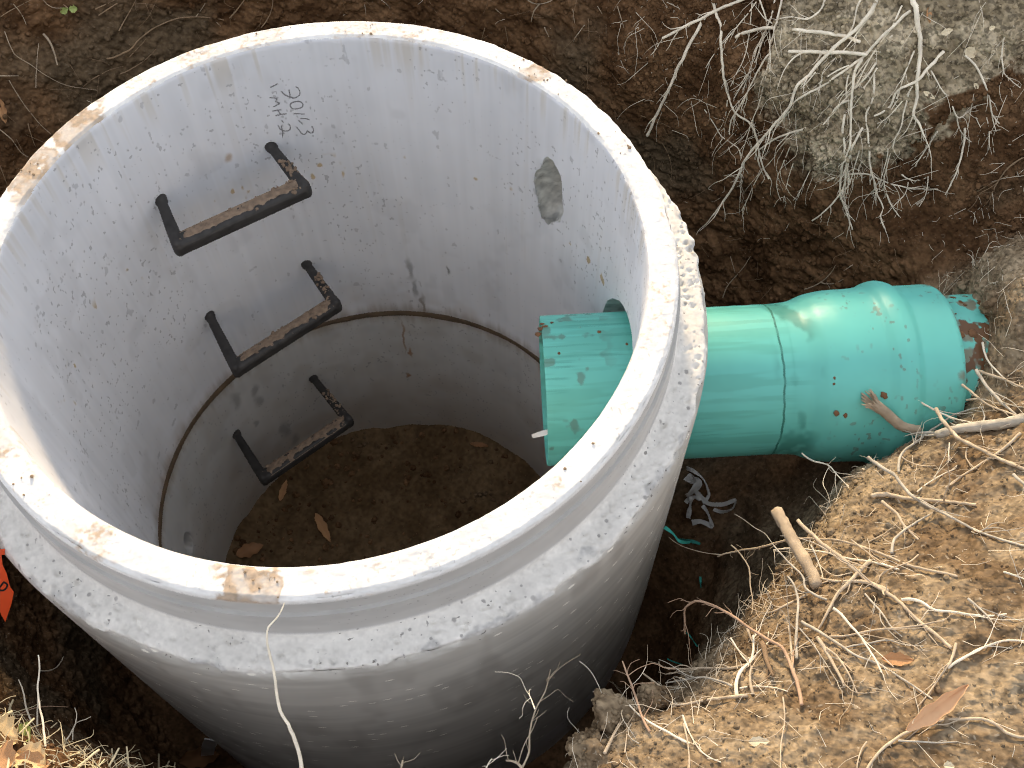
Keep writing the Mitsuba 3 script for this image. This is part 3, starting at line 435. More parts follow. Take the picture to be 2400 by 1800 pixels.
# ---------------------------------------------------------------- loose things
# roots: kind | place and tone | its own label, if any | x, y, z (mm), radius (0.1 mm) ...
ROOTS = """root|Lf|pale root leaning against the front of the concrete rim and hanging down the outer wall|-190,-646,3,13,-206,-659,-12,16,-226,-668,-25,19,-233,-684,-40,22,-234,-706,-57,25,-239,-744,-85,28,-242,-772,-106,31,-235,-796,-124,34,-232,-823,-143,37,-236,-859,-170,40,-250,-1050,-210,60,-300,-1330,-170,70
root|Tp|long pale root slanting down left from the sandy bank, the longest hanging one|1373,381,-17,53,1328,356,-76,51,1269,358,-142,49,1229,353,-192,47,1197,348,-222,44,1183,336,-271,42,1163,343,-327,40,1132,353,-401,38,1111,356,-459,36,1093,351,-535,34,1054,352,-640,32
root|Tp|pale root slanting down left just below the longest hanging root, in three gentle bends|1421,320,-37,42,1362,311,-84,40,1326,312,-142,38,1275,315,-182,35,1251,327,-219,33,1218,332,-237,30,1189,339,-270,28,1171,344,-325,25
root|Tp|root dropping straight down from the fork in the middle of the sandy bank|1326,312,-142,47,1307,297,-170,43,1303,268,-225,39,1302,241,-274,35,1293,206,-320,31,1284,199,-385,27
root|Tp|thick pale root dropping straight down from the top edge of the sandy bank|1423,350,-7,73,1422,305,-31,68,1430,282,-65,63,1434,263,-95,58,1430,244,-123,53,1427,222,-154,48,1428,200,-195,43,1422,187,-225,38,1441,167,-257,33,1448,146,-275,27
root|Tp|straight pale root sticking out level to the left, with a blunt cut end|1178,583,-123,49,1149,598,-150,47,1112,623,-182,46,1063,638,-219,45,1029,650,-243,43,983,663,-273,41
root|Tp|crooked pale root bending right halfway down, left of the sandy bank|1096,656,-152,46,1101,626,-195,44,1108,598,-217,42,1098,567,-248,40,1099,534,-300,38,1108,505,-348,36,1117,466,-384,33,1146,422,-396,31,1156,393,-425,29,1158,364,-459,26,1168,311,-495,24
root|Tp|straight stick-like root leaning down left, nearest to the manhole rim|1082,638,-209,54,1066,631,-233,52,1042,621,-267,50,1021,607,-309,47,992,608,-411,46,949,605,-553,45
root|Tp|gently arched pale root, upper of two lying level across the sandy bank|1326,338,-112,50,1275,390,-118,50,1220,436,-129,49,1184,503,-169,49,1149,552,-211,49,1135,564,-231,49
root|Tp|short straight pale root, lower of two lying level across the sandy bank|1334,307,-127,48,1279,346,-140,49,1246,388,-163,50,1198,418,-173,50
root|Tp|thin root hanging from the top edge and meeting the crooked root at its bend|1220,535,-102,33,1190,486,-142,31,1183,477,-197,30,1166,450,-199,28,1148,454,-260,27,1135,454,-316,25,1118,456,-375,24,1107,456,-410,22,1109,449,-448,20
root|Tp||1183,478,-198,19,1157,425,-248,17,1150,416,-328,16,1140,412,-390,14,1132,405,-452,13,1127,399,-485,11
root|Tp||1181,578,-129,26,1187,530,-162,23,1194,517,-185,21,1169,453,-193,17,1162,424,-224,14
root|Tp||1210,551,-116,26,1188,515,-164,24,1174,513,-215,22,1158,502,-264,20,1142,485,-325,18,1120,468,-382,15
root|Tp||1342,396,-29,32,1326,385,-59,29,1317,368,-96,26,1285,361,-135,24,1251,363,-183,21,1221,352,-213,18
root|Tp|thin wavy root running left along the top of the sandy bank|1279,449,-57,29,1263,434,-85,26,1242,437,-104,23,1216,462,-112,19,1192,498,-143,16
root|Tp||1298,304,-174,25,1293,291,-199,22,1302,271,-252,18,1301,251,-263,14
root|Tp|knobbly root with a wavy tail hanging below the tip of the sandy bank|1290,260,-259,41,1284,232,-301,38,1286,214,-325,35,1290,201,-389,33,1297,184,-458,30,1315,157,-506,27,1324,120,-539,24
root|Tp|root slanting down left below the tip of the sandy bank to a blunt end|1325,221,-278,37,1300,205,-316,35,1297,197,-376,32,1301,185,-426,30,1294,181,-466,27,1263,182,-526,25,1248,189,-553,22
root|Tp|wavy root hanging lowest at the right of the sandy bank's tip|1347,277,-164,32,1345,250,-216,31,1334,239,-252,30,1336,214,-285,28,1338,177,-338,27,1358,160,-397,26,1377,144,-448,24,1387,115,-472,23,1379,104,-487,21,1375,70,-495,19
root|Tp|branching root slanting left across the right half of the sandy bank|1483,239,-102,49,1452,229,-130,45,1418,220,-159,41,1388,231,-192,37,1384,226,-225,33,1348,227,-250,28
root|Tp||1425,266,-108,28,1407,247,-142,24,1396,231,-195,20,1390,224,-206,16
root|Tp|long thin root curving down past the right of the sandy bank's tip|1415,219,-175,25,1409,205,-224,24,1406,192,-260,22,1394,179,-304,21,1392,169,-363,20,1390,156,-409,18,1399,128,-450,17,1418,86,-481,15
root|Tp|thin root running level across the dark earth below the sandy bank|1274,217,-439,31,1313,200,-412,29,1353,176,-400,26,1379,162,-411,24,1424,146,-432,22,1462,131,-440,19,1507,93,-419,17
root|Tp|root hanging down right from the larger white chip|1525,214,-105,32,1546,190,-123,29,1567,160,-157,26,1590,147,-200,24,1605,133,-235,21,1620,116,-253,18
root|Tp||1602,143,-224,18,1609,128,-251,14,1617,111,-272,10
root|Tp|isolated pale root slanting down left on the dark earth right of the sandy tip|1560,150,-282,33,1553,115,-334,29,1544,98,-367,24,1519,74,-423,19
root|Tp||1500,169,-292,34,1489,165,-336,26,1470,157,-376,19
root|Tp|thin crooked root near the right edge beside the tiny pale chip|1606,195,-30,24,1594,196,-62,22,1594,184,-86,20,1603,161,-128,18,1631,154,-156,16,1662,146,-181,14
root|Tp||1502,160,-205,22,1530,150,-238,19,1578,170,-236,15,1593,154,-217,12
root|Tp||1540,168,-257,22,1551,150,-289,17,1572,123,-306,12
root|Tp||1457,223,-140,25,1469,204,-159,19,1482,179,-178,14
root|Tp||1218,292,-312,38,1196,316,-343,33,1172,338,-378,27,1146,354,-424,22
root|Tp||1070,535,-428,18,1088,504,-455,17,1100,465,-472,16,1119,418,-467,14,1127,400,-485,13,1127,373,-546,12,1132,356,-621,10
root|Tp||1159,339,-492,16,1146,338,-539,14,1136,334,-586,12,1125,331,-626,9
root|Tp||1206,314,-392,16,1194,309,-456,14,1184,297,-498,11,1194,268,-542,9
root|Tp||1212,290,-426,16,1201,276,-481,12,1198,264,-545,9
root|Tp||1241,253,-425,16,1223,242,-477,12,1215,238,-522,9
root|Tp||1330,208,-302,19,1336,194,-369,16,1332,194,-385,13,1344,182,-415,11
root|Tp||1313,192,-313,19,1310,182,-376,15,1308,174,-423,11
root|Tp||1490,124,-398,17,1485,100,-432,13,1467,85,-462,10
root|Tp||1437,154,-406,23,1468,138,-422,18,1485,122,-400,13
root|Tp||1455,142,-427,17,1447,126,-453,15,1424,116,-463,12,1395,102,-478,10
root|Td|brown root curving down left at the right edge above the soil heap|1658,36,-299,26,1621,32,-325,22,1605,23,-365,18,1591,8,-393,14
root|Td||1625,22,-338,19,1598,32,-366,14,1576,41,-401,10
root|Tp||1300,273,-228,33,1278,281,-249,28,1264,276,-270,23,1248,272,-290,19
root|Tp||1600,141,-250,15,1605,107,-290,11,1603,91,-311,8
root|Tp||1583,155,-258,15,1594,114,-284,8
root|Tp||1378,300,-79,25,1352,306,-121,21,1306,294,-187,18,1267,290,-253,14
root|Tp||1238,348,-190,22,1214,347,-226,17,1190,349,-259,12
root|Tp||1350,278,-148,25,1329,272,-192,20,1306,271,-224,14
root|Tp||1171,582,-152,21,1160,545,-218,18,1134,509,-273,15,1116,507,-337,12
root|Tp||1178,574,-143,21,1132,575,-220,18,1092,569,-267,15,1070,569,-316,12
root|Tp||1107,493,-369,18,1107,486,-411,14,1106,475,-460,10
root|Tp||1191,522,-161,28,1179,509,-208,25,1164,496,-261,22,1134,487,-324,20,1117,481,-356,16
root|Tp||1356,365,-52,23,1317,349,-103,20,1292,343,-136,16,1263,350,-176,13
root|Tp||1408,340,-36,26,1372,311,-78,24,1352,307,-118,22,1329,294,-156,20,1310,280,-194,17,1287,295,-229,15
root|Tp||1347,285,-139,32,1326,278,-173,28,1301,281,-217,23,1277,279,-252,18
root|Tp||1299,314,-155,22,1263,323,-181,20,1242,337,-225,18,1207,339,-246,16,1192,343,-295,15,1171,350,-351,13
root|Tp||1417,218,-171,23,1399,218,-223,20,1375,213,-255,17,1360,220,-272,13
root|Tp||1301,204,-320,22,1299,196,-371,19,1311,182,-421,16,1306,180,-451,13
root|Tp||1381,176,-318,19,1384,165,-372,16,1383,157,-419,13,1371,141,-460,11
stub|Np|broken splintered root stub poking out over the pipe socket|1029,-448,-348,139,1044,-462,-359,132,1076,-489,-390,126,1119,-508,-407,120
root|Np|thick bark-covered root lying half buried beside the pipe|1236,-619,-229,135,1190,-590,-284,127,1149,-565,-318,117,1119,-550,-355,107
root|Np|pale root running down the near bank from beside the broken stub|1123,-510,-314,47,1117,-549,-303,46,1115,-595,-287,44,1117,-610,-279,43,1128,-649,-255,42,1137,-684,-233,40,1158,-728,-209,39
root|Np|thin root crossing over the pipe socket right of the splintered stub|1120,-464,-350,29,1149,-486,-368,25,1165,-516,-358,20,1184,-558,-324,16
root|Np||1211,-469,-325,32,1213,-501,-313,29,1214,-527,-302,26,1221,-560,-283,23,1230,-585,-266,20,1235,-610,-251,17
root|Np|pale root at the soil heap, steeper of two that start from one tip|1248,-454,-311,45,1240,-494,-300,40,1236,-541,-284,34,1237,-577,-270,29,1236,-600,-261,23
root|Np|pale root at the soil heap, flatter of two that start from one tip|1263,-451,-329,42,1279,-497,-297,32,1293,-549,-265,22
root|Np|short root standing up from the soil heap at the right edge|1297,-395,-313,30,1288,-438,-318,25,1285,-477,-306,20,1287,-500,-302,16
root|Np||1219,-494,-355,26,1238,-513,-331,22,1248,-541,-310,18,1272,-573,-267,14
root|Np|long straight pale root crossing the middle of the near bank|940,-568,-319,46,948,-601,-303,43,955,-633,-286,40,953,-671,-273,37,961,-710,-253,34,972,-743,-231,31,986,-795,-198,27,1005,-835,-170,25,1029,-877,-134,22
root|Np|thick soil-coated root lying level on the near bank|914,-642,-326,61,942,-651,-325,54,962,-675,-305,46,1004,-717,-259,39,1037,-750,-227,31
root|Np|thin root reaching out below the pipe barrel|887,-458,-470,23,896,-489,-455,21,912,-517,-433,18,914,-551,-421,15,916,-586,-407,12
root|Np||920,-555,-424,16,933,-565,-404,12,947,-582,-385,9
root|Np|root arching up over the bank edge beside the broken stub|994,-608,-339,34,1019,-574,-348,31,1087,-542,-371,29,1148,-518,-393,26,1193,-508,-381,23,1233,-527,-337,19
root|Np|soil-dusted root running down left below the thick bark-covered root|1197,-643,-228,36,1149,-660,-240,30,1102,-668,-269,25,1024,-689,-268,19
root|Np||1105,-591,-307,15,1088,-614,-301,12,1073,-634,-296,8
root|Np||1022,-570,-352,22,1027,-597,-339,17,1050,-630,-303,12
root|Np||1124,-722,-211,43,1127,-764,-190,23
root|Np|short thick root leading down from the soil-coated level root|899,-676,-276,41,903,-699,-265,36,906,-713,-258,31,902,-743,-248,26,904,-779,-231,22
root|Np||988,-670,-304,21,1030,-658,-292,16,1074,-652,-290,12
root|Np||1116,-622,-284,18,1100,-649,-277,14,1099,-670,-270,10
stick|Np|thickest pale root, a cut stick leaning over the dark trench below the pipe|712,-623,-304,137,708,-673,-288,134,704,-720,-273,131,702,-761,-258,129,695,-800,-245,127
root|Np|long bowed root reaching left over the trench, upper of two|891,-880,-148,31,869,-858,-165,30,847,-830,-192,29,827,-797,-213,28,809,-761,-241,28,783,-722,-278,27,758,-696,-313,26,730,-671,-349,25,703,-657,-388,23,677,-643,-425,22,650,-626,-459,21,626,-616,-492,19
root|Np|bowed root reaching left over the trench, lower of two|823,-829,-192,27,803,-799,-218,25,778,-768,-254,23,751,-730,-291,21,721,-696,-331,19,695,-676,-365,17
root|Np|long straight root slanting down right across the near bank|730,-663,-275,44,736,-709,-255,42,745,-749,-235,41,755,-789,-214,40,761,-825,-196,39,771,-860,-174,37,779,-889,-156,36,782,-917,-143,35,790,-953,-128,34,798,-994,-106,33
root|Np|kinked root running down right beside the foot of the cut stick|686,-837,-212,30,674,-811,-231,27,671,-799,-237,25,679,-777,-244,22,672,-737,-263,20,667,-696,-280,17
root|Np|thin wavy root standing up over the dark trench|631,-632,-398,20,638,-685,-377,17,621,-731,-363,15,609,-764,-353,13,582,-800,-339,10
root|Nr|reddish brown root looping out over the trench and curling down|541,-1000,-134,36,555,-962,-149,36,560,-934,-160,34,566,-903,-171,33,554,-877,-190,32,541,-847,-210,31,530,-820,-226,29,519,-797,-241,28,505,-771,-260,26,484,-750,-284,25,472,-750,-305,23,469,-762,-337,21,469,-778,-373,20
root|Np|short root poking left over the trench below the kinked root|668,-808,-250,28,642,-811,-261,23,612,-814,-266,19,595,-807,-290,15
root|Np|upright bent root beside the cut stick|580,-923,-173,33,593,-897,-183,31,616,-858,-196,28,639,-820,-209,25,647,-792,-218,23,646,-773,-226,20
root|Np|upright root rising beside the reddish looping root|563,-944,-164,33,572,-921,-173,28,584,-894,-182,24,597,-863,-193,19
root|Np|bent root rising from the level roots near the wall|460,-951,-177,38,486,-912,-193,34,514,-898,-206,30,528,-881,-213,26,542,-854,-223,22
root|Np|root sticking out level over the trench, uppermost of three near the wall|509,-900,-212,32,483,-891,-232,29,454,-872,-267,26,424,-854,-304,23,400,-834,-332,19
root|Np|root sticking out level over the trench, middle of three near the wall|465,-929,-193,25,449,-908,-212,23,430,-890,-236,20,407,-880,-265,18,384,-870,-294,15
root|Np|root sticking out level over the trench, lowest of three near the wall|477,-954,-173,38,456,-949,-177,33,414,-937,-193,29,375,-933,-190,25,354,-918,-214,21
root|Np||474,-937,-186,20,506,-944,-185,16,534,-972,-149,11
root|Np||487,-954,-176,33,493,-933,-182,26,508,-908,-192,18
root|Np|long straight root slanting down right to the big dry leaf|624,-861,-202,34,639,-896,-178,31,649,-922,-160,28,659,-948,-146,25,691,-984,-132,23,704,-1021,-106,20,720,-1059,-86,17
root|Np|thick straight root slanting down right below the middle of the near bank|622,-903,-160,43,621,-937,-146,36,618,-968,-132,29,614,-996,-121,23
root|Np|curved root ending left of the small pinkish leaf|677,-862,-175,31,681,-891,-160,27,684,-925,-144,24,682,-958,-129,20,677,-995,-114,16
root|Np|thick crooked root rising up right across the long straight root|796,-794,-218,47,731,-823,-200,41,704,-837,-203,35,677,-859,-198,30,648,-881,-206,25
root|Np||740,-855,-178,21,743,-894,-160,18,741,-926,-146,14,745,-949,-136,11
root|Np||778,-863,-174,45,760,-836,-192,40,742,-822,-205,36,725,-808,-226,31,708,-788,-249,26
root|Np|wavy root running right across the near bank toward the right edge|783,-889,-153,34,806,-903,-143,30,815,-925,-129,27,837,-940,-120,24,864,-958,-109,21,912,-971,-108,18
root|Np|level root crossing the middle of the near bank|648,-905,-178,26,680,-913,-174,23,711,-920,-158,21,748,-934,-136,18,786,-942,-131,16,817,-948,-119,14
root|Np||651,-932,-157,20,694,-939,-152,18,723,-944,-147,16,742,-962,-134,13,766,-975,-126,11
root|Np|grey straight twig pointing up beside the big dry leaf|807,-990,-105,27,785,-1012,-101,24,755,-1029,-97,21,723,-1048,-92,17,694,-1062,-89,14
root|Np|pale root arching from the grey twig to the right edge|774,-1022,-102,29,813,-1014,-98,25,859,-1010,-92,20,907,-1028,-76,16
root|Np|long grey root curving below the big dry leaf down to the bottom edge|815,-1158,-49,28,788,-1143,-53,28,777,-1118,-64,28,760,-1107,-69,28,729,-1097,-75,28,690,-1090,-78,27,651,-1093,-77,27,611,-1102,-71,26,565,-1128,-64,25
root|Np||637,-1100,-77,21,664,-1113,-65,16,715,-1128,-67,11
root|Np||592,-1087,-79,16,568,-1104,-73,12,554,-1123,-69,9
root|Np||508,-843,-238,19,508,-870,-226,14,512,-895,-215,10
root|Np||554,-828,-276,33,550,-853,-267,18
root|Nd||544,-873,-200,60,538,-905,-189,46,532,-936,-177,32
root|Np||513,-983,-117,16,496,-1018,-103,13,472,-1050,-89,11,449,-1090,-71,8
root|Np||359,-957,-147,20,356,-986,-135,16,358,-1014,-121,13,377,-1047,-97,10
root|Np||353,-972,-130,19,346,-999,-119,15,326,-1046,-99,10
root|Np|root curving up right behind the upper bowed root|839,-793,-217,36,859,-768,-225,31,898,-751,-240,26,967,-731,-267,21
root|Np||879,-811,-210,18,844,-822,-196,16,811,-824,-193,14,792,-827,-194,12,780,-837,-189,10
root|Np||956,-903,-125,23,981,-928,-118,13
root|Np||623,-927,-144,23,629,-955,-128,19,627,-984,-116,15,624,-1012,-111,12
root|Np||609,-877,-182,16,613,-918,-163,13,612,-955,-147,10,611,-987,-133,8
root|Np||836,-744,-271,17,867,-738,-276,13,914,-720,-284,10
root|Np||735,-713,-282,20,728,-752,-269,15,717,-787,-258,11
root|Np||795,-737,-249,20,804,-774,-229,15,812,-805,-211,11
root|Np||871,-927,-117,28,876,-948,-110,21,879,-974,-100,15
root|Np|thin forked root standing up in front of the concrete wall|71,-965,-234,24,94,-942,-249,22,117,-915,-265,20,130,-882,-278,19,153,-844,-295,17,180,-815,-311,15,202,-778,-327,13
root|Np||133,-894,-75,13,133,-881,-80,10,132,-867,-85,7
root|Np|short blunt root at the bottom edge at the foot of the forked root|96,-954,-213,32,96,-941,-219,27,90,-930,-226,23,77,-921,-238,18
root|Nr|reddish root rising at the bank edge with a rounded tip|299,-967,-140,27,298,-945,-149,24,300,-917,-161,22,303,-884,-173,20,305,-852,-185,18,306,-837,-191,16
root|Np||493,-702,-1266,29,474,-644,-1298,23,463,-600,-1319,16
root|Np|pale root slanting up left to the bank edge beside the rounded-tip root|348,-1004,-121,24,315,-966,-136,20,299,-939,-156,17,289,-912,-171,14
root|Np||372,-922,-221,28,365,-891,-237,24,355,-870,-250,20,345,-848,-263,16
stick|Nd|broken brown wood chunk sticking up at the bank edge by the wall|335,-722,-1362,121,378,-701,-1363,110,410,-686,-1359,98
root|Np|short grey stick standing at the bank edge by the wall|221,-973,-148,36,240,-957,-159,28,263,-933,-172,20
root|Np||248,-941,-183,15,248,-933,-186,12,264,-901,-199,8
root|Np||252,-982,-147,17,256,-976,-150,13,274,-938,-166,9
root|Np||277,-977,-141,12,268,-957,-153,9,280,-942,-161,7
root|Np||-99,-908,-214,22,-89,-884,-225,17,-84,-872,-230,12
root|Np||30,-948,-214,20,42,-925,-225,15,55,-912,-234,11
root|Lp|tall thin root standing up at the bottom left bank|-593,-719,-99,21,-599,-678,-113,20,-607,-645,-124,18,-612,-608,-136,17,-611,-579,-145,15,-615,-548,-155,14
root|Lp||-902,-254,-936,19,-881,-249,-962,16,-870,-237,-973,13,-861,-217,-982,10
root|Lp||-679,-612,-303,19,-681,-578,-314,15,-683,-547,-325,11
root|Lp|second thin root standing up at the bottom left bank|-697,-590,-327,22,-710,-557,-339,19,-715,-531,-347,16,-727,-497,-358,12
root|Lr|fine reddish root reaching right from the bottom left bank|-720,-576,-325,14,-716,-572,-329,12,-696,-560,-352,11,-678,-557,-377,9,-660,-557,-404,8
root|Lp||-627,-657,-286,16,-615,-630,-300,14,-613,-621,-304,11,-617,-596,-312,9
root|Lp||-627,-649,-317,13,-622,-615,-331,12,-614,-612,-340,10,-604,-606,-351,8
straw|Ls||-542,-770,-80,29,-517,-747,-105,24
straw|Ls||-512,-770,-125,24,-499,-742,-141,19
straw|Ls||-495,-774,-168,22,-499,-730,-184,18
straw|Ls||-692,-534,-1069,33,-692,-489,-1086,27
straw|Ls||-683,-533,-1084,37,-673,-510,-1097,30
straw|Ls||-627,-692,-90,23,-610,-668,-108,19
straw|Ls||-668,-659,-102,40,-648,-640,-124,33
straw|Ls||-723,-571,-300,30,-719,-550,-309,24
straw|Ls||-632,-754,-52,29,-630,-725,-62,24
straw|Ls||-551,-714,-276,18,-553,-694,-283,15
straw|Ls||-523,-768,-115,14,-519,-746,-124,11
straw|Ls||-732,-490,-1004,22,-717,-484,-1020,18
straw|Ls||-694,-546,-967,18,-709,-502,-984,15
straw|Ls||-613,-714,-73,23,-603,-735,-68,18
straw|Ls||-597,-727,-69,25,-587,-745,-61,20
straw|Ls||-683,-516,-1174,31,-681,-493,-1183,25
straw|Ls||-668,-611,-334,19,-660,-602,-343,15
straw|Ls||-585,-749,-60,21,-567,-758,-64,16
straw|Ls||-558,-749,-85,17,-544,-743,-102,14
straw|Ls||-654,-662,-136,16,-644,-645,-148,13
straw|Ls||-522,-784,-84,16,-508,-765,-99,13
straw|Ls||-563,-764,-64,14,-547,-756,-83,11
root|Fd||-592,1070,-129,19,-552,1084,-122,14,-514,1099,-120,9
root|Fp||-488,1103,-129,17,-473,1107,-159,13,-456,1111,-166,9
root|Fp||-593,1051,-155,17,-594,1031,-199,16,-568,1023,-243,14,-542,1007,-271,13,-513,1015,-316,12,-470,1029,-354,11,-447,1030,-366,9
root|Fp||-625,992,-250,17,-620,979,-291,15,-604,955,-352,12,-582,934,-392,9
root|Fp||-687,913,-319,23,-669,906,-355,19,-663,901,-395,16,-648,899,-425,12
root|Fp||-576,992,-288,19,-552,1028,-241,14,-535,1060,-214,10
root|Fp||-519,1080,-205,46,-509,1058,-234,35,-511,1030,-264,23
root|Fd||-399,1071,-308,36,-343,1090,-313,33,-300,1114,-299,30,-263,1126,-288,27,-199,1138,-283,24,-140,1135,-291,21,-85,1132,-312,19
root|Fd||-347,1099,-255,24,-318,1119,-234,18,-282,1127,-197,12
root|Fd||-476,1032,-347,20,-440,1049,-340,17,-399,1071,-344,14,-368,1077,-347,10
root|Fp||-152,1137,-289,20,-136,1141,-276,15,-118,1143,-258,10
root|Fd||-68,1133,-312,29,-9,1131,-256,14
root|Fd||5,1114,-346,25,38,1116,-311,19,57,1127,-269,12
root|Fd||-263,1135,-217,16,-260,1132,-268,8
root|Fp||-648,989,-227,27,-620,993,-238,20,-602,1001,-250,13
root|Fp||-108,1127,-302,18,-97,1126,-325,9
root|Fd||-621,936,-344,20,-626,920,-382,15,-628,917,-405,10
root|Fd||-716,865,-398,20,-718,846,-446,10
root|Fd||-345,1087,-330,20,-290,1113,-305,10
root|Fd||-381,1067,-361,24,-338,1078,-356,18,-276,1097,-332,12
root|Fd||-381,1109,-187,23,-332,1127,-185,12
root|Fd||-379,1107,-205,27,-327,1124,-193,14
root|Fp||-552,1083,-112,17,-545,1080,-148,13,-544,1070,-163,9
root|Fp||703,936,-288,27,717,924,-298,22,750,894,-280,18,769,888,-264,13
root|Fp||731,908,-293,27,713,910,-320,20,708,909,-344,14
root|Fp||737,882,-348,25,745,866,-370,13
root|Fp||907,793,-255,20,912,751,-292,10
root|Fd||837,817,-295,16,834,794,-351,8
root|Fd||963,714,-261,18,965,690,-287,13,981,658,-316,9
root|Fd||989,586,-577,19,1018,561,-665,15,1016,548,-689,10
root|Fd||645,947,-373,17,649,934,-416,9
root|Fd||590,956,-371,17,574,953,-422,9
root|Fp||292,1102,-332,17,291,1099,-365,9
root|Fp||624,961,-322,17,640,959,-340,8
root|Fp||803,846,-279,16,806,837,-318,8
root|Fp||860,816,-261,16,870,805,-279,8
root|Fd||944,651,-519,19,989,604,-518,14,1021,560,-521,9
root|Fp||1084,250,-902,27,1098,258,-852,22,1129,262,-804,18,1147,264,-751,13
root|Fp||1113,308,-791,18,1116,269,-822,9
root|Fp||1232,104,-736,25,1265,90,-697,21,1281,87,-662,16,1288,90,-635,12
root|Fp||1262,91,-700,25,1280,70,-688,19,1300,56,-658,12"""
SPOT = {'leafA': [[0.644, -1.086, -0.075], [0.774, -1.052, -0.092]], 'leafB': [[0.697, -0.971, -0.136], [0.74, -0.991, -0.125]], 'chipC': [[0.43, -1.031, -0.104], [0.461, -1.04, -0.104]], 'leaf1': [[-0.247, 0.354, -1.79], [-0.221, 0.24, -1.79]], 'leaf2': [[-0.355, 0.428, -1.77], [-0.315, 0.491, -1.77]], 'leaf3': [[-0.526, 0.252, -1.75], [-0.437, 0.276, -1.75]], 'leaf4': [[0.339, 0.457, -1.84], [0.401, 0.424, -1.84]], 'leafD': [[-0.665, -0.672, -0.084], [-0.62, -0.713, -0.065]], 'leafE': [[-0.652, -0.719, -0.059], [-0.622, -0.747, -0.054]], 'leafF': [[-0.621, -0.727, -0.065], [-0.578, -0.763, -0.056]], 'leafG': [[-0.523, -0.766, -0.115], [-0.551, -0.714, -0.275]], 'leafH': [[-0.644, -0.673, -0.126], [-0.611, -0.707, -0.087]], 'leafI': [[-0.608, -0.725, -0.072], [-0.603, -0.707, -0.095]], 'leafJ': [[-0.624, -0.739, -0.06], [-0.571, -0.763, -0.056]], 'tan': [[-0.663, 0.967, -0.268], [-0.666, 0.927, -0.322]], 'chip1': [[1.471, 0.256, -0.064], [1.502, 0.259, -0.062]], 'chip2': [[1.529, 0.224, -0.093], [1.548, 0.208, -0.112]], 'chip3': [[1.453, 0.307, -0.027], [1.452, 0.283, -0.05]], 'chip4': [[1.443, 0.206, -0.182], [1.468, 0.187, -0.196]], 'chip5': [[1.536, 0.163, -0.147], [1.548, 0.156, -0.16]], 'chip6': [[1.561, 0.216, -0.043], [1.572, 0.214, -0.036]], 'white': [[-0.564, -0.495, -1.085], [-0.665, -0.421, -1.474]], 'brown': [[-0.721, -0.441, -1.368], [-0.635, -0.422, -1.484]], 'plant0': [[-0.464, 1.113, -0.181], [-0.443, 1.112, -0.17]], 'plant1': [[-0.442, 1.112, -0.173], [-0.423, 1.116, -0.18]], 'chipR': [[0.673, -1.153, -0.053], [0.688, -1.159, -0.056]]}
RIBBONS = [('w', '812,-190,-1053,129,820,-208,-1045,121,829,-226,-1035,114,812,-239,-1047,108,790,-245,-1057,102'), ('w', '814,-225,-1057,64,825,-262,-1049,61,831,-288,-1040,59,865,-309,-1028,56,893,-320,-999,54,877,-336,-1010,52,841,-309,-1043,50'), ('w', '825,-163,-1063,56,838,-188,-1048,53,847,-235,-1029,49,845,-265,-1036,47,822,-281,-1048,44'), ('w', '804,-251,-1058,76,787,-280,-1068,69,777,-298,-1084,61'), ('w', '782,-314,-1083,84,800,-321,-1070,80,822,-348,-1056,75,825,-318,-1052,71,817,-290,-1044,67'), ('w', '785,-257,-1073,64,800,-251,-1064,57,822,-270,-1050,51'), ('t', '742,-337,-1126,55,767,-357,-1104,49,784,-373,-1097,44'), ('t', '754,-453,-1120,33,745,-481,-1123,26'), ('t', '658,-586,-1110,28,662,-608,-1100,25,665,-634,-1089,22'), ('t', '569,-489,-581,41,589,-499,-608,38,603,-510,-635,36,631,-513,-658,34'), ('t', '593,-626,-1151,20,605,-644,-1136,18,618,-660,-1120,16')]
PIPE_MUD = [[1.109, -0.218, -0.313, 0.0057], [1.102, -0.271, -0.296, 0.0043], [1.097, -0.284, -0.295, 0.0023], [0.979, -0.438, -0.387, 0.0075], [1.208, -0.308, -0.293, 0.0046], [1.102, -0.362, -0.298, 0.0039], [1.093, -0.38, -0.306, 0.0036], [1.087, -0.401, -0.317, 0.0032], [1.11, -0.453, -0.35, 0.0032], [1.129, -0.419, -0.32, 0.0029], [1.057, -0.435, -0.348, 0.0081], [0.959, -0.429, -0.381, 0.0065], [0.965, -0.382, -0.339, 0.0042], [0.968, -0.372, -0.331, 0.0036], [1.282, -0.278, -0.33, 0.0075], [1.328, -0.25, -0.353, 0.0059], [1.255, -0.32, -0.317, 0.0067], [1.287, -0.308, -0.32, 0.002], [1.326, -0.287, -0.33, 0.0041], [1.266, -0.362, -0.316, 0.0099], [1.242, -0.366, -0.318, 0.0083], [1.293, -0.367, -0.316, 0.0099], [1.209, -0.348, -0.293, 0.0056], [1.188, -0.435, -0.324, 0.0065], [1.182, -0.462, -0.346, 0.0065], [1.201, -0.405, -0.307, 0.0032], [1.14, -0.445, -0.34, 0.0042], [0.96, -0.461, -0.479, 0.0051], [0.419, -0.058, -0.341, 0.0074], [0.431, -0.053, -0.344, 0.0061], [0.45, -0.044, -0.35, 0.0041], [0.408, -0.074, -0.335, 0.006], [0.536, -0.11, -0.332, 0.0044], [0.434, -0.139, -0.328, 0.0036], [0.58, -0.162, -0.326, 0.0027], [0.503, -0.082, -0.339, 0.0017], [0.428, -0.042, -0.349, 0.0051]]
TAG = [[-0.0001, -0.0023], [-0.0096, -0.0039], [-0.0214, -0.0201], [-0.0281, -0.0391], [-0.0404, -0.0627], [-0.0426, -0.0753], [-0.0602, -0.0897], [-0.0875, -0.1068], [-0.0841, -0.094], [-0.0807, -0.0855], [-0.0922, -0.0775], [-0.0823, -0.0389], [-0.0592, -0.0062], [-0.0306, 0.0065], [-0.0129, 0.0063]]
